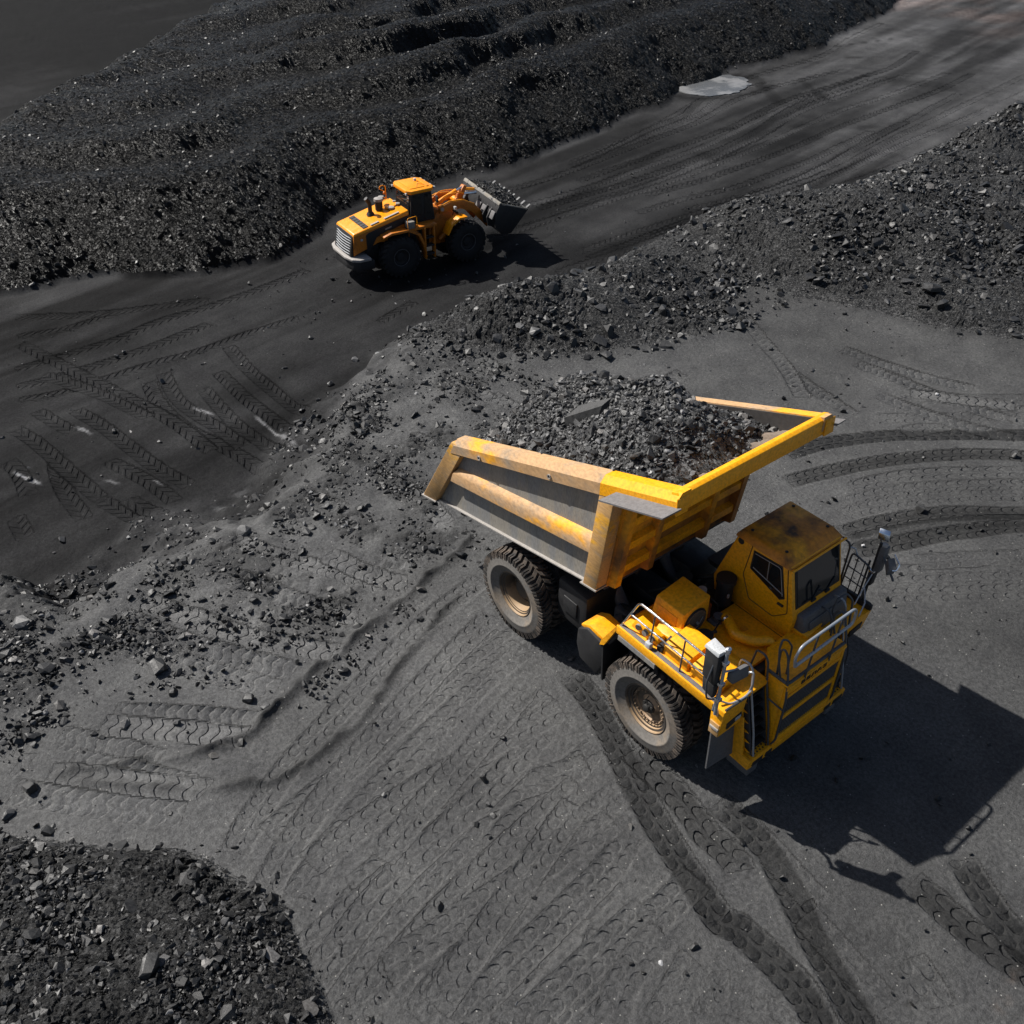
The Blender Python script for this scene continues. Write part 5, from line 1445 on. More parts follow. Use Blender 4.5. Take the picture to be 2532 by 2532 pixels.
# --- handrails
hr = empty('right_handrail', (0, 0, 0), 0, truck)
Y = -1.93
part('top_bar', M['chrome'], lambda b: b.tube([(3.08, Y, 2.48), (3.46, Y, 3.33), (5.05, Y, 3.28)], .022, 8, .09), hr)
part('mid_bar', M['chrome'], lambda b: b.tube([(3.28, Y, 2.92), (5.05, Y, 2.86)], .018, 8), hr)
for xa, za, xb, zb in ((3.84, 3.31, 3.80, 2.50), (4.55, 3.29, 4.53, 2.50)):
    part('post', M['tube_dark'], lambda b: b.tube([(xa, Y, za), (xb, Y, zb)], .016, 8), hr)
part('lamp_bracket', M['white'], lambda b: (b.box(3.74, 3.86, -2.0, -1.90, 2.46, 2.64, .015),), hr)
hr2 = empty('front_handrail', (0, 0, 0), 0, truck)
X = 6.0
part('top_bar', M['tube'], lambda b: b.tube([(X, -.86, 3.16), (X, -.92, 3.42), (X, -.80, 3.60), (X, .60, 3.60), (X, .70, 3.5), (X, .69, 3.20), (X, -.86, 3.16)], .026, 10, .10), hr2)
part('mid_bar', M['tube'], lambda b: b.tube([(X, -.84, 3.20), (X, -.75, 3.19), (X, .68, 3.22)], .020, 8), hr2)
for y in (-.38, .28):
    part('post', M['tube_dark'], lambda b: b.tube([(X, y+.02, 3.60), (X-.02, y, 2.66), (X-.02, y, 2.54)], .018, 8), hr2)
part('base_bar', M['tube_dark'], lambda b: b.tube([(5.50, -.80, 2.63), (5.90, -.80, 2.63), (5.93, -.74, 2.63), (5.93, .76, 2.63)], .030, 8, .05), hr2)
part('gate_loop', M['tube_dark'], lambda b: b.tube([(5.76, -.62, 2.62), (5.75, -.65, 3.30), (5.72, -.78, 3.50), (5.70, -.91, 3.58), (5.70, -.94, 3.40), (5.74, -.94, 3.15), (5.76, -.78, 2.62)], .018, 8, .05), hr2)
part('gate_loop', M['tube_dark'], lambda b: b.tube([(5.62, .95, 2.50), (5.46, .95, 2.95), (5.46, 1.02, 3.20), (5.50, 1.22, 3.24), (5.60, 1.30, 3.1), (5.68, 1.28, 2.50)], .020, 8, .06), hr2)
part('gate_bar', M['tube_dark'], lambda b: b.tube([(5.50, .95, 2.9), (5.62, 1.29, 2.85)], .014, 8), hr2)
hr3 = empty('left_handrail', (0, 0, 0), 0, truck)
Y = 1.98
part('frame', M['tube_dark'], lambda b: b.tube([(4.93, Y, 2.60), (4.93, Y, 3.62), (4.74, Y, 3.66)], .020, 8, .12), hr3)
part('frame', M['tube_dark'], lambda b: b.tube([(4.96, Y, 2.60), (5.01, Y, 3.48), (5.42, Y, 3.38), (5.42, Y, 2.60)], .020, 8, .10), hr3)
for z in (2.88, 3.14):
    part('rung', M['tube_dark'], lambda b: b.tube([(4.97, Y, z), (5.42, Y, z-.03)], .012, 8), hr3)
for x in (5.12, 5.27):
    part('rung', M['tube_dark'], lambda b: b.tube([(x, Y, 2.62), (x+.02, Y, 3.44)], .012, 8), hr3)
part('frame', M['tube'], lambda b: b.tube([(4.93, Y, 3.55), (5.02, 2.02, 3.55), (5.10, 2.02, 3.42)], .014, 8), hr3)
part('frame', M['tube'], lambda b: b.tube([(5.42, Y, 2.9), (5.62, 1.75, 2.78), (5.72, 1.45, 2.7)], .014, 8), hr3)
part('toe_bar', M['black'], lambda b: b.box(4.90, 5.66, 1.96, 2.03, 2.48, 2.60, .006), hr3)
part('drop_cable', M['black'], lambda b: b.tube([(5.80, 1.02, 2.6), (5.84, 1.03, 1.7), (5.88, .98, 1.3)], .010, 6, .1), hr3)
part('drop_cable', M['black'], lambda b: b.tube([(5.62, 1.30, 2.5), (5.80, 1.33, 1.9), (5.84, 1.25, 1.2)], .010, 6, .1), hr3)

# --- mirrors
def rmirror():
    m = empty('mirror', (.20, -.29, .36), 0, truck)
    fh = empty('fender_handrail', (0, 0, 0), 0, truck)
    px, py = 5.42, -1.98
    part('pole_foot', M['tube'], lambda b: b.tube([(5.30, -1.72, 1.96), (5.36, -1.84, 2.22), (5.42, -1.98, 2.34)], .028, 8), m)
    part('pole', M['tube'], lambda b: (b.tube([(px, py, 2.30), (px, py, 3.76)], .030, 10), b.tube([(px-.05, py, 2.36), (px-.02, py, 2.75)], .022, 8)), m)
    for z in (2.66, 3.02, 3.5):
        part('clamp', M['chrome'], lambda b: b.box(px-.05, px+.05, py-.05, py+.05, z-.035, z+.035, .01), m)
    part('pole_cap', M['chrome'], lambda b: b.lathe([(0, .05), (.08, .05), (.10, .0)], (px, py, 3.74), 'z', 14), m)
    part('head', M['black'], lambda b: b.hexa([(5.06, -2.04, 2.98), (5.36, -2.08, 2.98), (5.38, -1.96, 2.98), (5.08, -1.90, 2.98), (5.04, -2.04, 3.62), (5.36, -2.10, 3.66), (5.38, -1.94, 3.70), (5.06, -1.86, 3.66)], .03), m)
    part('head_top', M['white'], lambda b: b.hexa([(5.03, -2.06, 3.60), (5.36, -2.11, 3.64), (5.39, -1.92, 3.66), (5.05, -1.84, 3.63), (5.04, -2.04, 3.66), (5.36, -2.09, 3.72), (5.38, -1.94, 3.73), (5.06, -1.86, 3.70)], .01), m)
    part('lower_head', M['black'], lambda b: b.hexa([(5.10, -2.02, 2.66), (5.36, -2.06, 2.66), (5.36, -1.94, 2.66), (5.10, -1.90, 2.66), (5.07, -2.02, 2.96), (5.36, -2.06, 2.96), (5.36, -1.92, 2.96), (5.07, -1.88, 2.96)], .03), m)
    part('arm', M['tube_dark'], lambda b: b.tube([(px, py, 3.55), (5.28, -2.06, 3.45), (5.24, -2.12, 3.0), (5.28, -2.1, 2.62), (px, py, 2.66)], .016, 8, .08), m)
    part('arm', M['tube'], lambda b: b.tube([(px, py, 3.3), (5.52, -1.60, 3.22), (5.54, -1.54, 3.12), (px+.03, py+.08, 3.12)], .018, 8, .03), m)
    part('convex_mirror', M['gray_dark'], lambda b: b.hexa([(5.44, -1.90, 3.08), (5.56, -1.88, 3.04), (5.60, -1.52, 3.04), (5.48, -1.52, 3.08), (5.42, -1.90, 3.24), (5.52, -1.88, 3.28), (5.56, -1.52, 3.28), (5.46, -1.52, 3.24)], .03), m)
    part('arm', M['tube'], lambda b: b.tube([(px, py, 2.62), (5.56, -1.80, 2.50), (5.64, -1.55, 2.56), (5.66, -1.42, 2.66)], .018, 8, .08), fh)
    part('arm', M['tube'], lambda b: b.tube([(5.60, -1.42, 2.46), (5.66, -1.42, 2.80), (5.62, -1.40, 3.04), (5.56, -1.42, 3.04), (5.52, -1.44, 2.94)], .018, 8, .05), fh)
    part('arm', M['tube_dark'], lambda b: b.tube([(5.62, -1.98, 2.53), (5.64, -1.46, 2.53)], .022, 8), fh)
rmirror()
def lmirror():
    m = empty('mirror', (0, 0, 0), 0, truck)
    px, py = 5.46, 2.0
    part('pole', M['black'], lambda b: (b.tube([(px-.02, py, 2.55), (px, py, 3.98)], .028, 10), b.tube([(px-.12, py, 2.6), (px-.10, py, 3.5)], .020, 8)), m)
    part('head', M['gray_dark'], lambda b: b.hexa([(px-.02, py-.02, 3.34), (px+.12, py-.02, 3.34), (px+.12, py+.14, 3.34), (px-.02, py+.14, 3.34), (px, py-.02, 3.92), (px+.13, py-.02, 3.92), (px+.13, py+.14, 3.92), (px, py+.14, 3.92)], .03), m)
    part('head', M['black'], lambda b: b.hexa([(px-.06, py-.02, 2.98), (px+.04, py-.02, 2.98), (px+.04, py+.12, 2.98), (px-.06, py+.12, 2.98), (px-.04, py-.02, 3.30), (px+.06, py-.02, 3.30), (px+.06, py+.12, 3.30), (px-.04, py+.12, 3.30)], .02), m)
    part('glass', M['mirror'], lambda b: b.hexa([(px-.09, py+.0, 4.02), (px+.10, py+.06, 4.02), (px+.06, py+.12, 4.06), (px-.13, py+.06, 4.06), (px-.11, py, 4.16), (px+.08, py+.06, 4.16), (px+.05, py+.12, 4.22), (px-.14, py+.06, 4.22)], .012), m)
    part('clamp', M['chrome'], lambda b: b.box(px-.05, px+.05, py-.05, py+.05, 3.30, 3.35, .01), m)
    part('clamp', M['light_steel'], lambda b: b.cyl((px+.05, py+.05, 3.92), (px+.05, py+.05, 3.96), .06, n=12), m)
    part('arm', M['tube_dark'], lambda b: b.tube([(px+.1, py, 3.74), (px+.40, py-.02, 3.42), (px+.42, py-.02, 3.38)], .022, 8), m)
    part('convex_mirror', M['gray_dark'], lambda b: b.hexa([(px+.16, py, 3.62), (px+.30, py-.1, 3.46), (px+.36, py+.05, 3.46), (px+.22, py+.12, 3.62), (px+.20, py, 3.76), (px+.34, py-.1, 3.62), (px+.40, py+.05, 3.62), (px+.26, py+.12, 3.76)], .02), m)
    part('arm', M['chrome'], lambda b: b.tube([(px+.26, py+.06, 3.86), (px+.42, py+.04, 3.72), (px+.42, py-.02, 3.62), (px+.36, py-.04, 3.60)], .018, 8, .04), m)
    part('arm', M['tube'], lambda b: b.tube([(px+.02, py, 3.30), (px+.02, py-.22, 2.96), (px+.05, py-.4, 2.75)], .012, 6, .1), m)
lmirror()
# --- what the truck carries: a heap of its own
load_t = tag(empty('coal_load', (1.0, 0, 4.6)), 'heap of grey coal rubble piled in the raised yellow truck body', 'coal load')
def load_z(x, y):
    base = railz(np.minimum(x, 2.5))-.22
    c = np.clip(1-(np.abs(y+.0)/1.78)**1.7, 0, 1)
    along_ = np.clip(np.minimum((x+2.35)/1.6, (3.62+.25*(y < 0)-x)/1.9), -.2, 1)
    along_ = np.where(along_ > 0, along_**0.8, along_)
    c = c*np.where(y > .2, 1-.52*sstep(.1, 1.2, y)*sstep(.5, 2.0, x), 1)
    h = base+1.30*c*np.clip(along_, 0, 1)**.9*np.where(x > 1.2, 1.0-.16*sstep(1.2, 2.6, x), .88)
    h = h-.55*sstep(2.4, 3.7, x)*0-.25*sstep(-1.2, -2.4, x)
    h = np.where(x > 2.55, np.minimum(h, 5.12+(x-2.66)*.53+1.35*c*np.clip((3.75-x)/1.25, 0, 1)**1.1), h)
    return h+.10*fbm(x/.5, y/.5, 301, 3)*np.clip(c*3, 0, 1)
nx_, ny_ = 170, 100
gx, gy = np.meshgrid(np.linspace(-2.6, 3.66, nx_), np.linspace(-1.74, 1.74, ny_))
gz = load_z(gx, gy)+.025*fbm(gx/.12, gy/.12, 302, 3)
idx = np.arange(nx_*ny_).reshape(ny_, nx_)
q = np.stack([idx[:-1, :-1], idx[:-1, 1:], idx[1:, 1:], idx[1:, :-1]], -1).reshape(-1, 4)
me = np_mesh('load_surface', np.stack([gx.ravel(), gy.ravel(), gz.ravel()], 1), q, np.full((nx_*ny_, 3), .10), 4)
me.materials.append(M['rubble'])
child_at_world(me, 'load_surface', load_t)
n = 17000
x = RNG.uniform(-2.45, 3.6, n); y = RNG.uniform(-1.70, 1.70, n)
keep = RNG.uniform(0, 1, n) < np.where(x > 3.1, .35, 1)
x, y = x[keep], y[keep]
P = np.stack([x, y, load_z(x, y)], 1)
S = sizes(len(P), .052, .58, .026, .30)
TP_KEEP = TP; TP = [0.06, 0.12, 0.22, 0.30, 0.20, 0.10]
scatter_pile(load_t, P, S, np.full(len(P), 18.0), 300, 'stone', 'small_stones', .1)
TP = TP_KEEP
# the long slab of shale lying on top
sb = MB()
sl_ = lambda x_, y_, d_: (x_, y_, float(load_z(np.array(x_), np.array(y_)))+d_)
sb.hexa([sl_(.42, -1.12, .0), sl_(.52, -1.02, .02), sl_(1.10, -.74, .02), sl_(1.04, -.88, .0), sl_(.36, -1.10, .15), sl_(.50, -.86, .17), sl_(1.08, -.62, .16), sl_(1.03, -.80, .15)], .0)
me = sb.mesh('shale_slab', M['coal'])
a = me.attributes.new('tone', 'FLOAT_COLOR', 'POINT')
a.data.foreach_set('color', np.tile(np.array([.02, .02, .02, 1], np.float32), len(me.vertices)))
child_at_world(me, 'shale_slab', load_t)

# --- single big stones lying about
LB = {
    0: 'large blocky black rock on the rubble left of the wheel ruts',
    1: 'big rock with a pale face at the left edge of the pad',
    2: 'round dark rock alone on the haul road near the left edge',
    3: 'flat grey slab on the crest of the broken ground',
    4: 'pale-topped stone just above the near corner stone pile at the left edge',
    5: 'cracked dark rock by the ruts at the left edge',
    6: 'light grey stone at the right end of the upper rut windrow',
    7: 'pale rock with a long shadow on the road below the wheel loader',
    8: 'large rounded boulder on the right-hand slope of the rubble mound',
    9: 'larger pale stone of the pair at the left foot of the mound',
    10: 'smaller pale stone of the pair at the left foot of the mound',
    11: 'pale stone on the road edge next above the rubble toe stones',
    12: 'grey stone at the rubble toe between two others on the road edge',
    13: 'light flat stone at the rubble toe beside the long white scrape',
    14: 'dark lump at the rubble toe right above the light flat stone',
    15: 'left one of two small stones together on the dark haul road',
    16: 'right one of two small stones together on the dark haul road',
    17: 'small dark stone alone on the haul road below the loader rear wheel',
    18: 'dark clod of dirt on the open pad below the truck',
    19: 'small pale stone beside the dark clod on the pad',
    20: 'small white stone on the pad beside the left mirror',
    21: 'white pebble on the pad beyond the raised body',
    22: 'dark angular rock at the middle of the broken ground crest',
    23: 'pale rock at the left end of the broken ground crest',
    24: 'big grey block on the upper edge of the near corner stone pile',
    25: 'squarish block in the middle of the near corner stone pile',
    26: 'long pale-topped stone low in the near corner stone pile',
    27: 'weathered rock on the rubble at the left edge, above the ruts',
    28: 'flat dark rock just below the rounded boulder on the mound slope',
    29: 'dark rock at the far left tip of the right-hand rubble heap',
    30: 'small pale stone between the two lower wheel ruts',
    31: 'dark stone on the rubble row below the blocky black rock',
    32: 'dark lump at the right end of the rubble row above the ruts',
    33: 'grey stone on the road edge below the long white scrape',
    34: 'pale stone on the rubble slope right of the road edge',
    35: 'tiny yellowish stone on the dark road near the left edge',
    36: 'dark stone at the top of the gravel patch on the haul road',
    37: 'pale flat stone in the gravel patch on the haul road',
    38: 'small dark stone alone on the smooth dirt below the ruts',
    39: 'small flat dark stone at the top rim of the corner stone pile',
}
def big_stone(i, x, y, s):
    v, f = stone_shapes(1, 22, 500+i)[0]
    t = .025
    if i in (1, 7, 9, 10, 3): t = .085
    if i in (19, 20, 21): t = .36
    if i in (4, 6): t = .065
    me = np_mesh('rock', v*np.array([1, 1.05, 1.15]), f, np.full((len(v), 3), t), 3, False)
    me.materials.append(M['coal'])
    z = terrain(np.array([x]), np.array([y]))[0][0]
    o = bpy.data.objects.new('rock', me)
    COL.objects.link(o)
    o.location = (x, y, z+.18*s); o.scale = (s, s, s); o.rotation_euler = (.2*math.sin(i), .2*math.cos(i*2), i*1.3)
    tag(o, LB[i], 'rock', 'loose rocks lying about the yard')
for i, (x, y, s) in enumerate(BIGROCK):
    big_stone(i, x, y, s*.78)
# ------------------------------------------------------------------ the wheel loader on the haul road
LO = (-20.81, 9.58, ZROAD+.02)
loader = tag(empty('wheel_loader', LO, rad(84)), 'orange-yellow wheel loader carrying a full bucket along the haul road', 'wheel loader')
def lp(name, m, fn, parent=loader, sharp=35):
    b = MB(); fn(b); return b.build(name, m, parent, sharp=sharp)
LR = .86
def ltyre():
    t = MB()
    h = .29
    prof = [(h*.6, .34), (h*.9, .38), (h*1.03, .52), (h*1.0, .66), (h*.86, .765), (h*.6, .79), (0, .795)]
    t.lathe([(-a, b) for a, b in prof]+[(a, b) for a, b in prof[::-1]][1:], (0, 0, 0), 'y', 48, close=False)
    n = 22; da = 2*math.pi/n
    P = lambda r, a, y: (r*math.cos(a), y, r*math.sin(a))
    for s in (-1, 1):
        for k in range(n):
            a0 = da*(k+(.5 if s > 0 else 0)); wd = da*.3; sk = da*.7
            y1, y2 = s*h*1.0, s*h*.05
            t.hexa([P(.72, a0-wd, y1), P(.72, a0+wd, y1), P(.79, a0+wd+sk, y2), P(.79, a0-wd+sk, y2),
                    P(.835, a0-wd, y1*.95), P(.835, a0+wd, y1*.95), P(LR, a0+wd*.8+sk, y2), P(LR, a0-wd*.8+sk, y2)])
    return t.mesh('tyre', M['rubber_clean'], 30)
ml_t = ltyre()
b = MB(); b.lathe([(-.20, .355), (-.235, .35), (-.235, .33), (-.15, .31), (-.13, .20), (-.17, .17), (-.18, .0)], (0, 0, 0), 'y', 32, close=False)
ml_r = b.mesh('rim', M['engine'], 30)  # rims coloured near black to stand in for the shade over the wheels
b = MB(); b.lathe([(-.236, .36), (-.245, .355), (-.245, .335), (-.236, .33)], (0, 0, 0), 'y', 32, close=False)
ml_rr = b.mesh('rim_ring', M['gray_dark'], 30)
for x in (-1.54, 1.57):
    for s in (-1, 1):
        o = empty('wheel', (x, s*1.0, LR-.02), 0 if s < 0 else math.pi, loader)
        link_mesh('tyre', ml_t, o); link_mesh('rim', ml_r, o); link_mesh('rim_ring', ml_rr, o)
lp('axles', M['black'], lambda b: [b.cyl((x, -.9, .84), (x, .9, .84), .17, n=12) for x in (-1.54, 1.57)])
lp('rear_frame', M['black'], lambda b: b.box(-3.0, -.2, -.55, .55, .62, 1.35, .05))
lp('front_frame', M['orange_dirty_shaded'], lambda b: b.prism([(.15, .7), (2.1, .7), (2.1, 1.3), (1.2, 2.05), (.6, 2.15), (.15, 1.3)], 'y', -.42, .42, .04))
lp('joint', M['black'], lambda b: b.cyl((-.02, 0, .65), (-.02, 0, 1.6), .20, n=14))
# hood: the top slopes down to the back
def hood_z(x): return 2.02+(x+3.36)*(.44/1.9)
lp('hood_top', M['orange_yel'], lambda b: b.hexa([(-3.40, -.84, 1.90), (-.92, -.90, 2.38), (-.92, .90, 2.38), (-3.40, .84, 1.90), (-3.34, -.80, 2.03), (-.92, -.84, 2.56), (-.92, .84, 2.56), (-3.34, .80, 2.03)], .045))
lp('hood_side', M['orange_dirty_shaded'], lambda b: b.prism([(-3.42, 1.15), (-3.38, 1.92), (-.92, 2.40), (-.92, 1.35), (-2.3, 1.55)], 'y', -.84, .84, .03))
for s in (-1, 1):
    lp('hood_side_panel', M['black'], lambda b: b.prism([(-2.75, 1.98), (-.95, 2.36), (-.95, 2.10), (-2.4, 1.75), (-2.75, 1.2), (-2.85, 1.2), (-2.85, 1.9)], 'y', s*.84, s*.862, .006))
    lp('side_vent', M['black'], lambda b: b.prism([(-1.9, 1.78), (-1.0, 1.95), (-1.0, 1.45), (-1.9, 1.55)], 'y', s*.84, s*.858, .01))
    lp('side_mark', M['light_steel'], lambda b: b.prism([(-2.0, 2.02), (-1.72, 2.08), (-1.72, 2.02), (-2.0, 1.96)], 'y', s*.862, s*.866))
lp('grille_core', M['black'], lambda b: b.hexa([(-3.56, -.76, 1.14), (-3.40, -.76, 1.14), (-3.40, .76, 1.14), (-3.56, .76, 1.14), (-3.40, -.76, 1.95), (-3.30, -.76, 1.95), (-3.30, .76, 1.95), (-3.40, .76, 1.95)], .02))
for k in range(7):
    z = 1.22+k*.102
    x = -3.555+(z-1.14)*(.16/.81)
    lp('grille_bar', M['white'], lambda b: b.tube([(x+.02, -.72, z), (x-.03, -.35, z-.01), (x-.045, 0, z-.012), (x-.03, .35, z-.01), (x+.02, .72, z)], .019, 6))
lp('hood_seam', M['orange_dirty_shaded'], lambda b: b.tube([(-2.75, -.82, hood_z(-2.75)+.0), (-2.75, .82, hood_z(-2.75)+.0)], .008, 5))
for k in range(6):
    y = -.62+k*.235
    x0, x1 = -2.88, -2.66
    lp('hood_vent', M['black'], lambda b: b.hexa([(x0, y-.10, hood_z(x0)+.012), (x1, y-.10, hood_z(x1)+.012), (x1, y+.10, hood_z(x1)+.012), (x0, y+.10, hood_z(x0)+.012),
                                                 (x0, y-.10, hood_z(x0)+.026), (x1, y-.10, hood_z(x1)+.026), (x1, y+.10, hood_z(x1)+.026), (x0, y+.10, hood_z(x0)+.026)]))
def strip(b, x0, x1, y0, y1, dz, t=.02):
    b.hexa([(x0, y0, hood_z(x0)+dz), (x1, y0, hood_z(x1)+dz), (x1, y1, hood_z(x1)+dz), (x0, y1, hood_z(x0)+dz),
            (x0, y0, hood_z(x0)+dz+t), (x1, y0, hood_z(x1)+dz+t), (x1, y1, hood_z(x1)+dz+t), (x0, y1, hood_z(x0)+dz+t)])
lp('grip_strip', M['light_steel'], lambda b: strip(b, -2.55, -2.2, -.76, -.66, .01))
lp('grip_strip', M['light_steel'], lambda b: strip(b, -1.95, -1.3, -.76, -.66, .01))
lp('hood_hatch', M['orange_yel'], lambda b: strip(b, -1.5, -1.0, -.1, .6, .005, .03))
lp('exhaust_stack', M['black'], lambda b: b.tube([(-2.15, .12, 2.2), (-2.15, .12, 2.78), (-2.3, .12, 2.98)], .085, 12, .12))
lp('exhaust_foot', M['black'], lambda b: b.cyl((-2.15, .12, hood_z(-2.15)), (-2.15, .12, hood_z(-2.15)+.10), .17, .12, 14))
lp('air_intake', M['black'], lambda b: b.lathe([(0, .15), (.34, .16), (.36, .19), (.36, .0)], (-1.72, .20, hood_z(-1.72)), 'z', 18))
lp('intake_cap', M['light_steel'], lambda b: b.lathe([(0, .19), (.10, .18), (.14, .0)], (-1.72, .20, hood_z(-1.72)+.36), 'z', 18))
lp('intake_cap', M['light_steel'], lambda b: b.lathe([(0, .12), (.06, .12), (.08, .0)], (-1.5, .42, hood_z(-1.5)+.32), 'z', 14))
lp('filler_cap', M['light_steel'], lambda b: b.lathe([(0, .14), (.06, .13), (.07, .0)], (-1.35, -.15, hood_z(-1.35)+.01), 'z', 16))
lp('filler_cap', M['light_steel'], lambda b: b.lathe([(0, .09), (.06, .09), (.07, .0)], (-1.02, -.10, hood_z(-1.02)+.01), 'z', 14))
lp('filler_cap', M['light_steel'], lambda b: b.lathe([(0, .07), (.06, .07), (.07, .0)], (-1.02, .22, hood_z(-1.02)+.01), 'z', 14))
lp('rear_lamp', M['lens'], lambda b: b.box(-3.1, -3.0, -.88, -.84, 1.72, 1.80, .01))
# counterweight
lp('counterweight', M['light_steel'], lambda b: b.prism([(-3.72, -.55), (-3.60, -1.0), (-3.35, -1.22), (-2.85, -1.24), (-2.85, 1.24), (-3.35, 1.22), (-3.60, 1.0), (-3.72, .55)], 'z', 1.00, 1.12, .04))
lp('counterweight_skirt', M['black'], lambda b: b.prism([(-3.66, -.55), (-3.55, -.97), (-3.32, -1.18), (-2.7, -1.2), (-2.7, 1.2), (-3.32, 1.18), (-3.55, .97), (-3.66, .55)], 'z', .62, .998, .05))
# fenders, steps, platform
for s in (-1, 1):
    lp('rear_fender', M['orange_dirty_shaded'], lambda b: b.prism([(-2.25, 1.75), (-1.9, 1.84), (-1.15, 1.84), (-.72, 1.6), (-.52, 1.15), (-.42, .62), (-.36, .62), (-.44, 1.2), (-.64, 1.66), (-1.1, 1.92), (-1.9, 1.92), (-2.25, 1.82)], 'y', s*.82, s*1.24, .01))
    lp('platform', M['orange_dirty_shaded'], lambda b: b.box(-1.2, .15, min(s*.7, s*1.2), max(s*.7, s*1.2), 1.80, 1.92, .02))
    for k in range(3):
        lp('step', M['black'], lambda b: b.box(-.42, -.02, min(s*1.0, s*1.25), max(s*1.0, s*1.25), .70+k*.34, .76+k*.34, .01))
    lp('step_side', M['orange_dirty_shaded'], lambda b: b.prism([(-.46, .55), (-.40, .55), (-.40, 1.85), (-.46, 1.85)], 'y', s*1.0, s*1.25, .006))
    lp('step_side', M['orange_dirty_shaded'], lambda b: b.prism([(-.04, .55), (.02, .55), (.02, 1.85), (-.04, 1.85)], 'y', s*1.0, s*1.25, .006))
    lp('front_fender', M['orange_yel'], lambda b: b.prism([(.66, 1.30), (.86, 1.68), (1.2, 1.88), (1.55, 1.88), (1.55, 1.94), (1.18, 1.95), (.80, 1.74), (.60, 1.33)], 'y', s*.78, s*1.25, .01))
    lp('side_mirror', M['black'], lambda b: (b.tube([(.2, s*.7, 2.9), (.25, s*1.15, 2.95)], .015, 6), b.box(.2, .25, min(s*1.05, s*1.22), max(s*1.05, s*1.22), 2.75, 3.0, .01)))
    lp('platform_rail', M['orange_yel'], lambda b: b.tube([(-1.15, s*1.18, 1.92), (-1.15, s*1.18, 2.35), (-.75, s*1.18, 2.38), (-.72, s*1.18, 1.95)], .018, 6, .06))
lp('battery_box', M['gray_side'], lambda b: b.box(-1.15, -.85, -1.22, -.9, 1.92, 2.2, .02))
lp('ladder_post', M['orange_yel'], lambda b: (b.tube([(-1.30, 1.0, 2.55), (-1.03, 1.0, 2.52), (-1.0, 1.0, 2.25)], .018, 6, .05), b.tube([(-1.0, 1.0, 2.2), (-1.0, 1.0, 2.98), (-1.05, 1.0, 3.0)], .020, 6, .04), b.tube([(-1.0, 1.0, 2.75), (-1.28, 1.0, 2.92), (-1.25, 1.0, 3.02), (-1.1, 1.0, 3.04)], .018, 6, .03)))
lp('warning_lamp', M['amber'], lambda b: b.lathe([(0, .05), (.08, .05), (.11, .0)], (-1.05, 1.05, 2.66), 'z', 12))
# cab
lp('cab_shell', M['black'], lambda b: b.hexa([(-.78, -.70, 1.90), (.34, -.70, 1.90), (.34, .70, 1.90), (-.78, .70, 1.90), (-.70, -.66, 3.10), (.24, -.66, 3.10), (.24, .66, 3.10), (-.70, .66, 3.10)], .03))
def lpane(b, y):
    s = 1 if y > 0 else -1
    b.hexa([(-.66, s*.69, 2.2), (-.22, s*.69, 2.15), (-.22, s*.705, 2.15), (-.66, s*.705, 2.2), (-.60, s*.66, 3.0), (-.22, s*.66, 3.0), (-.22, s*.683, 3.0), (-.60, s*.683, 3.0)])
    b.hexa([(-.14, s*.69, 2.0), (.26, s*.69, 2.0), (.26, s*.705, 2.0), (-.14, s*.705, 2.0), (-.14, s*.66, 3.0), (.18, s*.66, 3.0), (.18, s*.683, 3.0), (-.14, s*.683, 3.0)])
for s in (-1, 1):
    for (a0, a1, z0) in ((-.66, -.22, 2.2), (-.14, .26, 2.0)):
        lp('side_window', M['glass'], lambda b: b.hexa([(a0, s*.69, z0), (a1, s*.69, z0), (a1, s*.708, z0), (a0, s*.708, z0), (a0+.05, s*.655, 3.0), (a1-.05, s*.655, 3.0), (a1-.05, s*.678, 3.0), (a0+.05, s*.678, 3.0)]))
lp('rear_window', M['glass'], lambda b: b.hexa([(-.80, -.58, 2.3), (-.76, -.58, 2.3), (-.76, .58, 2.3), (-.80, .58, 2.3), (-.735, -.55, 3.0), (-.70, -.55, 3.0), (-.70, .55, 3.0), (-.735, .55, 3.0)]))
lp('front_window', M['glass'], lambda b: b.hexa([(.33, -.58, 2.05), (.36, -.58, 2.05), (.36, .58, 2.05), (.33, .58, 2.05), (.24, -.55, 3.0), (.27, -.55, 3.0), (.27, .55, 3.0), (.24, .55, 3.0)]))
lp('rear_sticker', M['white'], lambda b: b.box(-.765, -.745, -.60, -.45, 2.88, 3.0))
lp('cab_roof', M['orange_yel'], lambda b: b.prism([(-.86, -.55), (-.70, -.76), (.22, -.74), (.40, -.55), (.40, .55), (.22, .74), (-.70, .76), (-.86, .55)], 'z', 3.08, 3.22, .03))
lp('roof_panel', M['orange_yel'], lambda b: b.box(-.62, .02, -.50, .50, 3.22, 3.245, .012))
lp('roof_rib', M['orange_yel'], lambda b: b.box(.10, .22, -.5, .5, 3.22, 3.25, .012))
lp('roof_cable', M['orange_dirty_shaded'], lambda b: b.tube([(-.3, -.45, 3.25), (-.1, -.1, 3.25), (.1, -.3, 3.25), (.2, -.5, 3.25)], .010, 5, .05))
lp('roof_beacon', M['white'], lambda b: b.lathe([(0, .06), (.09, .06), (.11, .0)], (.0, .28, 3.24), 'z', 12))
for y in (-.55, -.2, .3, .6):
    lp('work_lamp', M['lens'], lambda b: b.box(.38, .46, y-.06, y+.06, 3.10, 3.19, .01))
for y in (-.6, .6):
    lp('work_lamp', M['lens'], lambda b: b.box(-.90, -.84, y-.05, y+.05, 3.06, 3.14, .01))
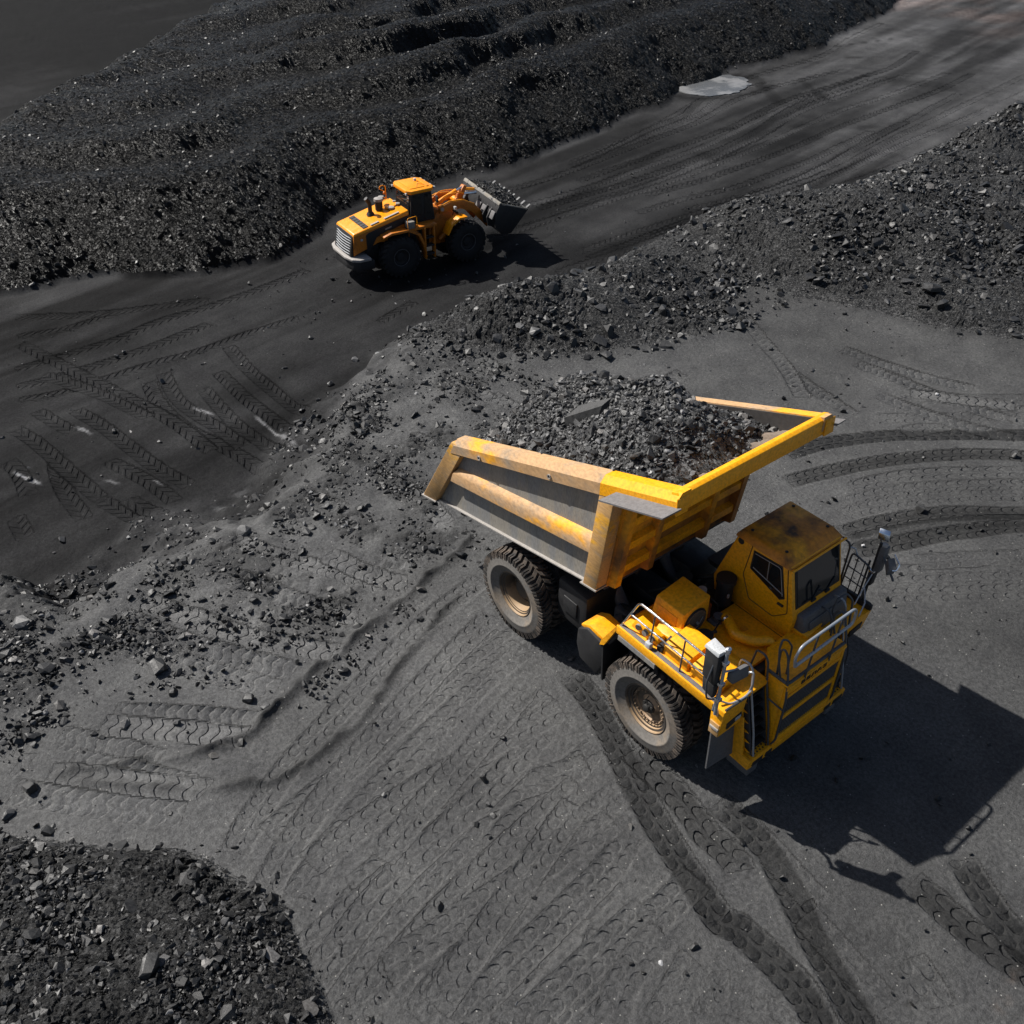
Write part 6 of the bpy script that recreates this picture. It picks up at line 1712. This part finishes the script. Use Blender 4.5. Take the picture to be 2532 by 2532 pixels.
# boom, linkage, cylinders
for s in (-1, 1):
    lp('boom_arm', M['orange_dirty_shaded'], lambda b: b.prism([(.62, 2.02), (.60, 2.28), (1.1, 2.42), (1.7, 2.38), (2.3, 2.10), (2.75, 1.62), (3.0, 1.2), (2.85, 1.05), (2.5, 1.45), (2.1, 1.86), (1.6, 2.08), (1.0, 2.1)], 'y', s*.50, s*.62, .012))
    lp('boom_edge', M['orange_yel'], lambda b: b.tube([(.62, s*.56, 2.29), (1.1, s*.56, 2.43), (1.7, s*.56, 2.39), (2.28, s*.56, 2.12)], .035, 6))
    lp('boom_cylinder', M['orange_dirty_shaded'], lambda b: b.cyl((.5, s*.62+s*.06, 1.0), (1.5, s*.62+s*.06, 1.75), .09, n=12))
    lp('boom_pin', M['light_steel'], lambda b: b.cyl((.72, s*.66, 2.2), (.72, s*.46, 2.2), .08, n=12))
    lp('head_lamp', M['lens'], lambda b: b.box(1.18, 1.28, s*.80-.07, s*.80+.07, 2.14, 2.28, .02))
    lp('lamp_arm', M['black'], lambda b: b.tube([(1.2, s*.78, 2.14), (1.15, s*.7, 1.9)], .02, 6))
    lp('hose', M['orange_yel'], lambda b: b.tube([(.6, s*.25, 2.3), (1.1, s*.28, 2.62), (1.7, s*.22, 2.60), (2.0, s*.2, 2.5)], .022, 6, .2))
lp('cross_tube', M['orange_yel'], lambda b: b.cyl((1.75, -.55, 2.2), (1.75, .55, 2.2), .13, n=14))
lp('bell_crank', M['orange_dirty_shaded'], lambda b: b.prism([(1.75, 1.95), (1.95, 2.2), (2.2, 2.75), (2.06, 2.8), (1.8, 2.45), (1.62, 2.1)], 'y', -.12, .12, .02))
lp('tilt_cylinder', M['orange_yel'], lambda b: b.cyl((.75, 0, 2.22), (1.75, 0, 2.60), .095, n=14))
lp('tilt_rod', M['chrome'], lambda b: b.cyl((1.75, 0, 2.60), (2.15, 0, 2.74), .05, n=12))
lp('link_rod', M['orange_yel'], lambda b: b.cyl((2.05, .25, 2.56), (2.75, .25, 2.42), .06, n=10))
lp('link_rod', M['chrome'], lambda b: b.cyl((2.1, .02, 2.42), (2.72, .02, 2.34), .055, n=10))
# bucket, rolled back
bk = empty('bucket', (2.95, 0, 1.6), rad(-5), loader)
BW = 1.72
pf = [(.02, .74), (-.22, .30), (-.18, -.22), (.14, -.56), (.55, -.56), (1.34, .32)]
th_ = .05
inner = [(.06, .74), (-.15, .30), (-.11, -.18), (.17, -.48), (.52, -.48), (1.30, .36)]
poly = pf+inner[::-1]
lp('shell', M['black'], lambda b: b.prism(poly, 'y', -BW, BW), bk)
for s in (-1, 1):
    lp('side_plate', M['black'], lambda b: b.prism(pf, 'y', s*(BW-.04), s*(BW+.01), .008), bk)
lp('top_edge', M['gray_side'], lambda b: b.prism([(-.03, .70), (.03, .80), (.10, .80), (.08, .72)], 'y', -BW, BW, .008), bk)
for s in (-1, 1):
    lp('side_edge', M['gray_side'], lambda b: b.tube([(.05, s*BW, .79), (.35, s*BW, .66), (1.32, s*BW, .36)], .022, 6), bk)
for y in (-1.35, -.95, .95, 1.35):
    lp('back_gusset', M['black'], lambda b: b.prism([(-.16, .55), (-.42, .15), (-.36, -.2), (-.1, -.3)], 'y', y-.03, y+.03, .006), bk)
for y0, y1 in ((-1.70, -1.22), (-.92, -.56), (-.42, -.02), (.95, 1.6)):
    lp('back_plate', M['gray_plate'], lambda b: b.hexa([(-.34, y0, .16), (-.30, y0, .16), (-.30, y1, .16), (-.34, y1, .16), (-.20, y0, .44), (-.16, y0, .44), (-.16, y1, .44), (-.20, y1, .44)], .006), bk)
for k in range(8):
    y = -BW+.1+k*(2*BW-.2)/7
    lp('tooth', M['gray_dark'], lambda b: b.prism([(1.22, .20), (1.48, .50), (1.32, .40)], 'y', y-.06, y+.06, .004), bk)
# coal in the bucket
bl = tag(empty('bucket_coal', LO, rad(84)), 'small heap of black coal filling the wheel loader bucket', 'coal load')
nx_, ny_ = 60, 90
gx, gy = np.meshgrid(np.linspace(-.02, 1.28, nx_), np.linspace(-BW+.05, BW-.05, ny_))
def bz(x, y):
    e_ = np.clip(np.minimum(1-np.abs(y)/(BW-.02), np.minimum((x+.05)/.5, (1.32-x)/.5))*1.6, 0, 1)
    return .66-x*.30+.36*sstep(0, 1, e_)+.07*fbm(x/.25, y/.25, 401, 3)
a_ = rad(84-5); ca, sa = math.cos(a_), math.sin(a_)
cb, sb_ = math.cos(rad(84)), math.sin(rad(84))
bx0 = LO[0]+2.95*cb; by0 = LO[1]+2.95*sb_
def bw(x, y, z): return np.stack([bx0+x*ca-y*sa, by0+x*sa+y*ca, LO[2]+1.6+z], -1)
idx = np.arange(nx_*ny_).reshape(ny_, nx_)
q = np.stack([idx[:-1, :-1], idx[:-1, 1:], idx[1:, 1:], idx[1:, :-1]], -1).reshape(-1, 4)
me = np_mesh('load_surface', bw(gx.ravel(), gy.ravel(), bz(gx, gy).ravel()), q, np.full((nx_*ny_, 3), .03), 4)
me.materials.append(M['heap'])
def child_inv(o, parent):
    o.parent = parent
    bpy.context.view_layer.update()
    o.matrix_parent_inverse = parent.matrix_world.inverted()
o = link_mesh('load_surface', me); child_inv(o, bl)
n = 1500
x = RNG.uniform(.0, 1.26, n); y = RNG.uniform(-BW+.06, BW-.06, n)
P = bw(x, y, bz(x, y)); S = sizes(n, .085, .4, .05, .22)
st = stuff_mesh('small_lumps', SMALL, P, S, np.array(TONES)[pick_tone(n)]*.8)
child_inv(st, bl)
